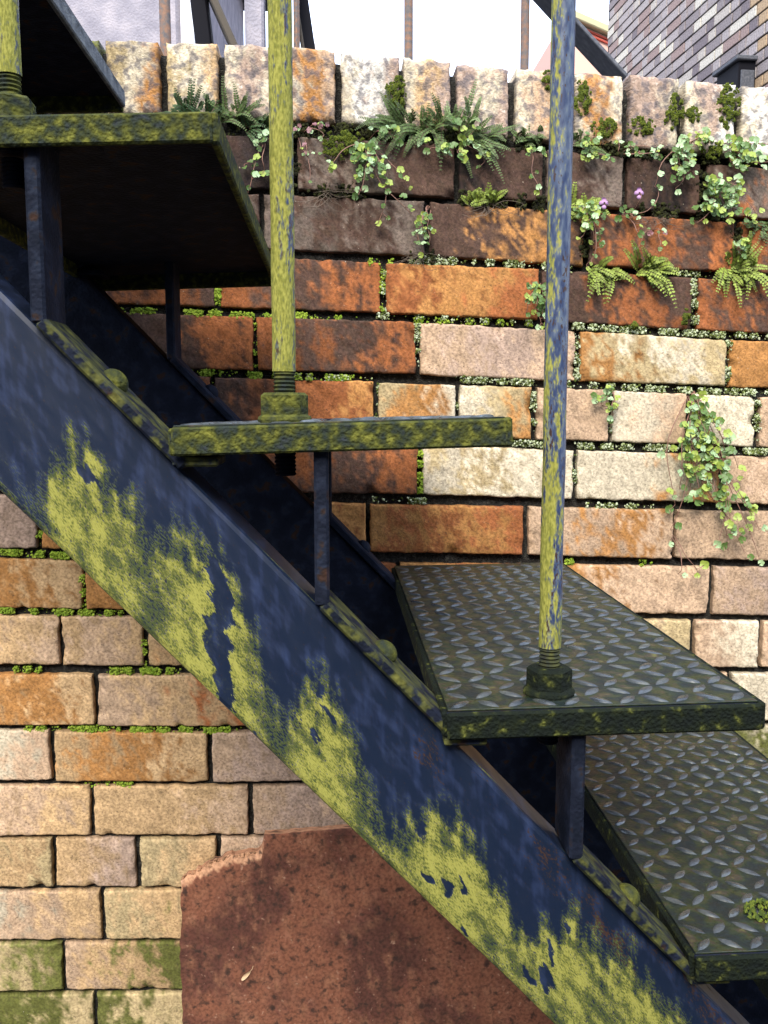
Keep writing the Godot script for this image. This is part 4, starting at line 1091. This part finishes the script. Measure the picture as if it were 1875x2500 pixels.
func build_moss() -> void:
	for spec in MOSS:
		var g := Geo.new()
		var n := int(spec[2] * spec[3] * 1.6e6) + 60
		for k in n:
			var a := rng.randf() * TAU
			var q := sqrt(rng.randf())
			var p := Vector3(cos(a) * q * spec[2], sin(a) * q * spec[3], 0)
			var lump := noise.get_noise_3d((spec[0] + p.x) * 90.0, (spec[1] + p.y) * 90.0, 5.0)
			if lump < -0.12 + 0.5 * (q - 0.5): continue
			p.z = (1.0 - q * q) * 0.008 + lump * 0.006
			var c := Color(0.10, 0.12, 0.018).lerp(Color(0.03, 0.045, 0.012), rng.randf())
			tuft(g, p, rng.randf_range(0.0013, 0.0026), c)
		var o := part("moss_clump", g.mesh(), M.moss, self)
		o.position = Vector3(spec[0], spec[1], WALL_Z + 0.004)
		tag(o, spec[4], "moss", "moss clumps on the wall")
	# moss and lichen crumbs in the joints: nobody could count them
	var g := Geo.new()
	for k in 3: tuft(g, Vector3(rng.randf_range(-0.5, 0.5), rng.randf_range(-0.5, 0.5), 0), 1.0, Color.WHITE)
	for kind in ["g", "l", "d"]:
		var xs := []
		for spec in JOINTMOSS:
			if spec[5] != kind: continue
			var a := Vector2(spec[0], spec[1])
			var b := Vector2(spec[2], spec[3])
			var n := int((b - a).length() * 15000.0 * spec[4])
			for k in n:
				var p := a.lerp(b, rng.randf())
				if rng.randf() > clamp(0.55 + 2.2 * noise.get_noise_2d(p.x * 38.0, p.y * 38.0) - 0.7 * (1.0 - spec[4]), 0.02, 1.0): continue
				var s := (0.0006 + 0.0019 * pow(rng.randf(), 2.0)) * (1.5 if kind == "d" else 1.0)
				var across := (b - a).normalized().orthogonal() * rng.randf_range(-0.005, 0.005) * (2.2 if kind == "d" else 1.0)
				xs.append(Transform3D(Basis.from_euler(Vector3(rng.randf_range(-0.6, 0.6), rng.randf_range(-0.6, 0.6), rng.randf() * TAU)).scaled(Vector3.ONE * s), Vector3(p.x + across.x, p.y + across.y, WALL_Z + rng.randf_range(-0.011, -0.001) + (0.003 if kind == "d" else 0.0))))
		var mm := MultiMesh.new()
		mm.transform_format = MultiMesh.TRANSFORM_3D
		mm.use_colors = true
		mm.mesh = g.mesh()
		mm.instance_count = xs.size()
		for k in xs.size():
			mm.set_instance_transform(k, xs[k])
			var c := Color(0.13, 0.22, 0.02).lerp(Color(0.30, 0.38, 0.05), rng.randf())
			if kind == "l": c = Color(0.20, 0.24, 0.08).lerp(Color(0.50, 0.55, 0.40), rng.randf()) if rng.randf() > 0.35 else Color(0.07, 0.09, 0.02)
			if kind == "d": c = Color(0.012, 0.012, 0.008).lerp(Color(0.045, 0.05, 0.015), pow(rng.randf(), 2.0))
			mm.set_instance_color(k, c)
		var o := MultiMeshInstance3D.new()
		o.name = {"g": "joint_moss", "l": "joint_lichen", "d": "joint_soil"}[kind]
		o.multimesh = mm
		o.material_override = M.moss
		add_child(o, true)
		tag(o, {"g": "bright green moss growing in the mortar joints", "l": "pale green lichen crumbs in the mortar joints", "d": "dark soil and dead moss packed under the coping"}[kind], {"g": "moss", "l": "lichen", "d": "soil"}[kind], "", "stuff")

func build_roots() -> void:
	for spec in [[0.2395,1.7512,"pale dry roots spreading from the little fern",16,0.060], [0.1276,1.6746,"dark dry roots under the upright joint left of the blue rod",18,0.050], [-0.0146,1.7662,"dry roots below the mossy brick right of the green rod",16,0.060], [0.4994,1.7359,"fine dry roots below the first course at the right",14,0.050]]:
		var o := thing("dry_roots", spec[2], "roots", "dry roots on the wall", Vector3(spec[0], spec[1], WALL_Z))
		var g := Geo.new()
		for k in spec[3]:
			var a := rng.randf_range(PI * 0.9, PI * 2.1)
			var L: float = spec[4] * rng.randf_range(0.4, 1.2)
			g.tube(curve_pts(Vector3(rng.randf_range(-0.015, 0.015), rng.randf_range(-0.004, 0.006), -0.004), Vector3(cos(a) * L, sin(a) * L * 0.45, rng.randf_range(0.002, 0.008)), 0.004, 0.008), 0.0005, 0.00025, 3)
		part("root", g.mesh(), M.twig, o)

# ---------------------------------------------------------------- behind the wall
func bar(called: String, a: Vector3, b: Vector3, thick: float, deep: float, mat: Material, parent: Node, bevel := 0.003) -> void:
	var g := Geo.new()
	var d := (b - a).normalized()
	var z := Vector3(0, 0, 1)
	var up := z.cross(d).normalized()
	g.box(Transform3D(Basis(d, up, z), (a + b) / 2), Vector3((b - a).length(), thick, deep), bevel)
	part(called, g.mesh(), mat, parent)

func build_far() -> void:
	var g: Geo
	var o: Node3D
	o = thing("rendered_building", "lilac grey rendered building behind the coping at upper left", "building", "", Vector3(-0.6551, 0, -4.2))
	g = Geo.new()
	g.box(Transform3D(Basis(), Vector3(-1.5, 2.2, -1.5)), Vector3(3.0, 4.4, 3.0), 0.02)
	part("wall", g.mesh(), M.render, o)
	g = Geo.new()
	g.box(Transform3D(Basis(), Vector3(0.0310, 2.2, -0.08)), Vector3(0.0560, 4.4, 0.2), 0.015)
	part("corner_board", g.mesh(), M.white_paint, o)
	g = Geo.new()
	g.box(Transform3D(Basis(), Vector3(-1.45, 4.47, -1.5)), Vector3(3.3, 0.14, 3.3), 0.02)
	part("roof", g.mesh(), M.old_steel, o)
	o = thing("propped_post", "black leaning post with a brown timber brace beside the lilac building", "post")
	bar("post", Vector3(-0.1347, 0.0000, -3.0000), Vector3(-0.4596, 3.2000, -3.0000), 0.0511, 0.07, M.black_paint, o, 0.006)
	bar("brace", Vector3(0.8372, 0.0000, -2.9800), Vector3(-0.3957, 2.7500, -2.9800), 0.022, 0.12, M.brown_timber, o, 0.004)
	o = thing("pale_post", "pale blue painted post, left of the lilac grey one", "post", "", Vector3(-0.5948, 0, -5.5400))
	g = Geo.new()
	g.box(Transform3D(Basis(), Vector3(0, 1.700, 0)), Vector3(0.0622, 3.400, 0.080), 0.008)
	part("shaft", g.mesh(), M.blue_paint, o)
	g = Geo.new()
	g.box(Transform3D(Basis(), Vector3(0, 0.06, 0)), Vector3(0.1022, 0.12, 0.120), 0.01)
	part("foot_block", g.mesh(), M.blue_paint, o)
	o = thing("lilac_post", "square lilac grey post just left of the green rod top", "post", "", Vector3(-0.2575, 0, -3.2500))
	g = Geo.new()
	g.box(Transform3D(Basis(), Vector3(0, 1.700, 0)), Vector3(0.0632, 3.400, 0.100), 0.008)
	part("shaft", g.mesh(), M.render, o)
	g = Geo.new()
	g.box(Transform3D(Basis(), Vector3(0, 0.06, 0)), Vector3(0.1032, 0.12, 0.140), 0.01)
	part("foot_block", g.mesh(), M.render, o)
	o = thing("brown_post", "narrow brownish post just right of the green rod top", "post", "", Vector3(-0.1188, 0, -3.2200))
	g = Geo.new()
	g.box(Transform3D(Basis(), Vector3(0, 1.700, 0)), Vector3(0.0203, 3.400, 0.040), 0.008)
	part("shaft", g.mesh(), M.rust, o)
	g = Geo.new()
	g.box(Transform3D(Basis(), Vector3(0, 0.06, 0)), Vector3(0.0603, 0.12, 0.080), 0.01)
	part("foot_block", g.mesh(), M.rust, o)
	o = thing("leaning_plank", "dark leaning plank against the white sky right of the green rod", "plank")
	bar("plank", Vector3(0.3072, 0.0000, -3.3000), Vector3(-0.1585, 3.2000, -3.3000), 0.0414, 0.05, M.black_paint, o, 0.004)
	bar("batten", Vector3(0.2852, 0.0000, -3.2600), Vector3(-0.1805, 3.2000, -3.2600), 0.012, 0.03, M.brown_timber, o, 0.003)
	o = thing("white_post", "white painted post fading into the white sky", "post", "", Vector3(-0.0723, 0, -6.5500))
	g = Geo.new()
	g.box(Transform3D(Basis(), Vector3(0, 2.500, 0)), Vector3(0.0935, 5.000, 0.100), 0.008)
	part("shaft", g.mesh(), M.white_paint, o)
	g = Geo.new()
	g.box(Transform3D(Basis(), Vector3(0, 0.06, 0)), Vector3(0.1335, 0.12, 0.140), 0.01)
	part("foot_block", g.mesh(), M.white_paint, o)
	o = thing("rusty_post", "thin rusty post rising behind the third coping brick from the left", "post", "", Vector3(-0.4274, 0, -2.5))
	g = Geo.new()
	g.tube([Vector3(0, 0.0, 0), Vector3(0.002, 1.0, 0), Vector3(0, 2.0, 0), Vector3(-0.002, 3.0, 0)], 0.0145, 0.0145, 14)
	part("rod", g.mesh(), M.rust, o)
	g = Geo.new()
	g.lathe(Transform3D(), [Vector2(0, 0.012), Vector2(0.05, 0.012), Vector2(0.052, 0.0)], 14)
	part("base_plate", g.mesh(), M.rust, o)
	o = thing("far_handrail", "sloping dark flat handrail on thin iron posts beyond the wall", "handrail")
	bar("rail", Vector3(0.1642, 2.9163, -2.5500), Vector3(0.7796, 2.3156, -2.5500), 0.010, 0.10, M.old_steel, o, 0.002)
	g = Geo.new()
	g.tube([Vector3(0.2008, 0, -2.545), Vector3(0.2038, 1.2, -2.545), Vector3(0.2008, 2.8806, -2.545)], 0.0118, 0.0118, 12)
	part("baluster", g.mesh(), M.rust, o)
	g = Geo.new()
	g.tube([Vector3(0.5126, 0, -2.545), Vector3(0.5156, 1.2, -2.545), Vector3(0.5126, 2.5762, -2.545)], 0.0118, 0.0118, 12)
	part("baluster", g.mesh(), M.rust, o)
	o = thing("pink_house", "distant pink gabled house with red bands in the gap beside the blue rod", "house")
	g = Geo.new()
	var front := [Vector3(7.380, 0, -30), Vector3(7.3800, 13.6901, -30.0000), Vector3(11.5833, 12.0754, -30.0000), Vector3(11.583, 0, -30)]
	var away := Vector3(0, 0, -8)
	g.face(front, Vector3(0, 5, -40))
	for k in 4: g.face([front[k], front[(k + 1) % 4], front[(k + 1) % 4] + away, front[k] + away], Vector3(9.482, 4, -34))
	part("wall", g.mesh(), M.pink_wall, o)
	bar("roof_verge", Vector3(7.3820, 13.6048, -29.9000), Vector3(11.5868, 11.9883, -29.9000), 0.22, 0.4, M.verge, o, 0.03)
	bar("brick_band", Vector3(7.3869, 13.3975, -29.9800), Vector3(11.5954, 11.7766, -29.9800), 0.055, 0.12, M.red_band, o, 0.01)
	bar("brick_band", Vector3(7.3895, 13.2875, -29.9800), Vector3(11.6000, 11.6644, -29.9800), 0.055, 0.12, M.red_band, o, 0.01)
	build_dark_building()

func build_dark_building() -> void:
	var away := Vector3(-0.0726, 0, -1).normalized()
	var out := Vector3(-1, 0, 0.0726).normalized()
	var foot := Vector3(2.81 + 0.0726 * 2.7, 0, -3.5)
	var o := thing("dark_brick_building", "tall purple grey brick building receding at upper right", "building", "", foot)
	var length := 5.51
	var g := Geo.new()
	var bas := Basis(away, Vector3.UP, -out)
	g.box(Transform3D(bas, away * length / 2 + Vector3(0, 3.0, 0) - out * 1.5), Vector3(length, 6.0, 3.0), 0.01)
	part("wall", g.mesh(), M.mortar, o)
	var meshes := []
	var tones := [[0.25, 0.215, 0.215], [0.31, 0.27, 0.26], [0.37, 0.325, 0.31], [0.46, 0.41, 0.36], [0.58, 0.53, 0.45], [0.31, 0.225, 0.20], [0.19, 0.16, 0.165], [0.44, 0.31, 0.19]]
	for w in [0.228, 0.108]:
		var set_ := []
		for t in tones:
			var b := Geo.new()
			b.box(Transform3D(), Vector3(w, 0.069, 0.03), 0.003, Color(t[0], t[1], t[2]))
			set_.append(b.mesh())
		meshes.append(set_)
	var rest := Geo.new()
	for c in 74:
		var y := 0.04 + c * 0.080
		var u := 0.01 + (0.09 if c % 2 else 0.0)
		var k := c
		while u < length - 0.02:
			var w := 0.228 if k % 2 == 0 else 0.108
			if rng.randf() < 0.12: w = 0.108
			w = min(w, length - u - 0.006)
			var d := 3.5 + (u + w / 2) * 0.9974
			var up := (y - 1.45) / d
			if up > 0.325 and up < 0.46 and w > 0.04:
				var pick := rng.randi() % 10
				var tone: int = pick if pick < 7 else [0, 1, 2][pick - 7]
				if d < 6.3 and rng.randf() < 0.4: tone = 7
				var b := part("brick", meshes[0 if w > 0.15 else 1][tone], M.far_brick, o)
				b.transform = Transform3D(bas.scaled_local(Vector3(w / (0.228 if w > 0.15 else 0.108), 1, 1)), away * (u + w / 2) + Vector3(0, y, 0) + out * rng.randf_range(-0.009, -0.005))
			elif w > 0.04:
				var t: Array = tones[rng.randi() % 7]
				var mid := away * (u + w / 2) + Vector3(0, y, 0) + out * 0.003
				var hx := away * w / 2
				var hy := Vector3(0, 0.0345, 0)
				var back := out * 0.012
				var col := Color(t[0], t[1], t[2])
				var q := [mid - hx + hy, mid + hx + hy, mid + hx - hy, mid - hx - hy]
				rest.face(q, mid - out, col)
				for n in 4: rest.face([q[n], q[(n + 1) % 4], q[(n + 1) % 4] - back, q[n] - back], mid - back, col)
			u += w + 0.011
			k += 1
	var field := part("brick_field", rest.mesh(), M.far_brick, o)
	field.set_meta("kind", "stuff")
	field.set_meta("label", "further bricks of the purple grey wall")
	o = thing("wall_vent", "black lidded vent box on the purple grey brick building", "vent", "", Vector3(2.81, 3.33, -6.2))
	g = Geo.new()
	g.box(Transform3D(bas, away * 0.17 + out * 0.062 + Vector3(0, 0.19, 0)), Vector3(0.30, 0.38, 0.13), 0.006)
	part("box", g.mesh(), M.black_paint, o)
	g = Geo.new()
	g.box(Transform3D(bas, away * 0.17 + out * 0.07 + Vector3(0, 0.395, 0)), Vector3(0.35, 0.03, 0.165), 0.006)
	part("lid", g.mesh(), M.old_steel, o)
	g = Geo.new()
	g.box(Transform3D(bas, away * 0.012 + out * 0.066 + Vector3(0, 0.18, 0)), Vector3(0.012, 0.28, 0.095), 0.003)
	part("flap", g.mesh(), M.old_steel, o)

# an added house, unseen behind the eye: it keeps the low sky off the stairs and darkens what they mirror
func build_added_house() -> void:
	var o := thing("added_house", "added plain brown house, unseen behind the eye, blocking the low sky", "house", "", Vector3(0, 0, 2.3))
	var g := Geo.new()
	g.box(Transform3D(Basis(), Vector3(0, 1.4, 1.5)), Vector3(11.0, 2.8, 3.0), 0.02)
	part("wall", g.mesh(), M.added_house_render, o)
	g = Geo.new()
	g.box(Transform3D(Basis(), Vector3(0, 2.86, 1.45)), Vector3(11.4, 0.12, 3.4), 0.02)
	part("roof", g.mesh(), M.old_steel, o)
	for x in [-3.4, -1.2, 3.0]:
		g = Geo.new()
		g.box(Transform3D(Basis(), Vector3(x, 1.7, -0.015)), Vector3(1.0, 1.2, 0.06), 0.01)
		var w := part("window", g.mesh(), M.white_paint, o)
		for sx in [-0.24, 0.24]:
			g = Geo.new()
			g.box(Transform3D(Basis(), Vector3(x + sx, 1.7, -0.05)), Vector3(0.42, 1.06, 0.012), 0.002)
			part("pane", g.mesh(), M.dark_glass, w)
	g = Geo.new()
	g.box(Transform3D(Basis(), Vector3(1.1, 1.02, -0.02)), Vector3(0.95, 2.04, 0.06), 0.01)
	var d := part("door", g.mesh(), M.brown_timber, o)
	g = Geo.new()
	g.lathe(Transform3D(Basis(Vector3.RIGHT, -PI / 2), Vector3(1.45, 1.0, -0.06)), [Vector2(0, 0.05), Vector2(0.025, 0.04), Vector2(0.03, 0.02), Vector2(0.01, 0.0)], 14)
	part("handle", g.mesh(), M.old_steel, d)

func build_tread_moss() -> void:
	var g := Geo.new()
	for k in 220:
		var a := rng.randf() * TAU
		var q := sqrt(rng.randf())
		tuft(g, Vector3(cos(a) * q * 0.016, sin(a) * q * 0.016, (1.0 - q) * 0.012), rng.randf_range(0.0012, 0.0026), Color(0.10, 0.12, 0.018).lerp(Color(0.03, 0.045, 0.012), rng.randf()))
	var o := part("moss_clump", g.mesh(), M.moss, self)
	o.position = Vector3(0.3734, 1.0060, -0.7384)
	o.rotation = Vector3(-PI / 2, 0, 0)
	tag(o, "dark moss tuft on the lowest tread at the right edge", "moss")


func _ready() -> void:
	rng.seed = 4207
	noise.seed = 17; noise.frequency = 1.0; noise.fractal_octaves = 2
	var cam := Camera3D.new()
	cam.name = "camera"
	cam.fov = 58.54
	cam.near = 0.02; cam.far = 400.0
	cam.position = Vector3(0, 1.45, 0)
	cam.rotation = Vector3(deg_to_rad(-6.7), deg_to_rad(-3.07), 0)
	add_child(cam)
	var sky_mat := ProceduralSkyMaterial.new()
	sky_mat.sky_top_color = Color(0.80, 0.87, 1.0)
	sky_mat.sky_horizon_color = Color(0.97, 0.98, 1.0)
	sky_mat.ground_bottom_color = Color(0.2, 0.2, 0.2)
	sky_mat.ground_horizon_color = Color(0.6, 0.6, 0.62)
	sky_mat.sky_curve = 0.15
	var sky := Sky.new()
	sky.sky_material = sky_mat
	var env := Environment.new()
	env.background_mode = Environment.BG_SKY
	env.sky = sky
	env.background_energy_multiplier = 0.75
	env.tonemap_mode = Environment.TONE_MAPPER_LINEAR
	env.tonemap_exposure = 4.8
	env.sdfgi_enabled = true; env.ssao_enabled = true; env.ssil_enabled = true
	var we := WorldEnvironment.new()
	we.name = "world_environment"
	we.environment = env
	add_child(we)
	var sun := DirectionalLight3D.new()
	sun.name = "sun"
	sun.light_energy = 0.5
	sun.light_angular_distance = 30.0
	sun.light_color = Color(1.0, 0.98, 0.95)
	sun.shadow_enabled = true
	sun.rotation = Vector3(deg_to_rad(-44), deg_to_rad(-16), 0)
	add_child(sun)
	make_materials()
	# ground: one sheet to the horizon
	var g := Geo.new()
	g.face([Vector3(-150, 0, -150), Vector3(150, 0, -150), Vector3(150, 0, 150), Vector3(-150, 0, 150)], Vector3(0, -1, 0))
	var gr := part("ground", g.mesh(), M.ground, self)
	gr.set_meta("kind", "structure")
	gr.set_meta("label", "dark grey paved yard under the staircase")
	build_added_house()
	build_wall()
	build_stairs()
	build_board()
	build_far()
	build_moss()
	build_ferns()
	build_trailers()
	build_roots()
	build_tread_moss()
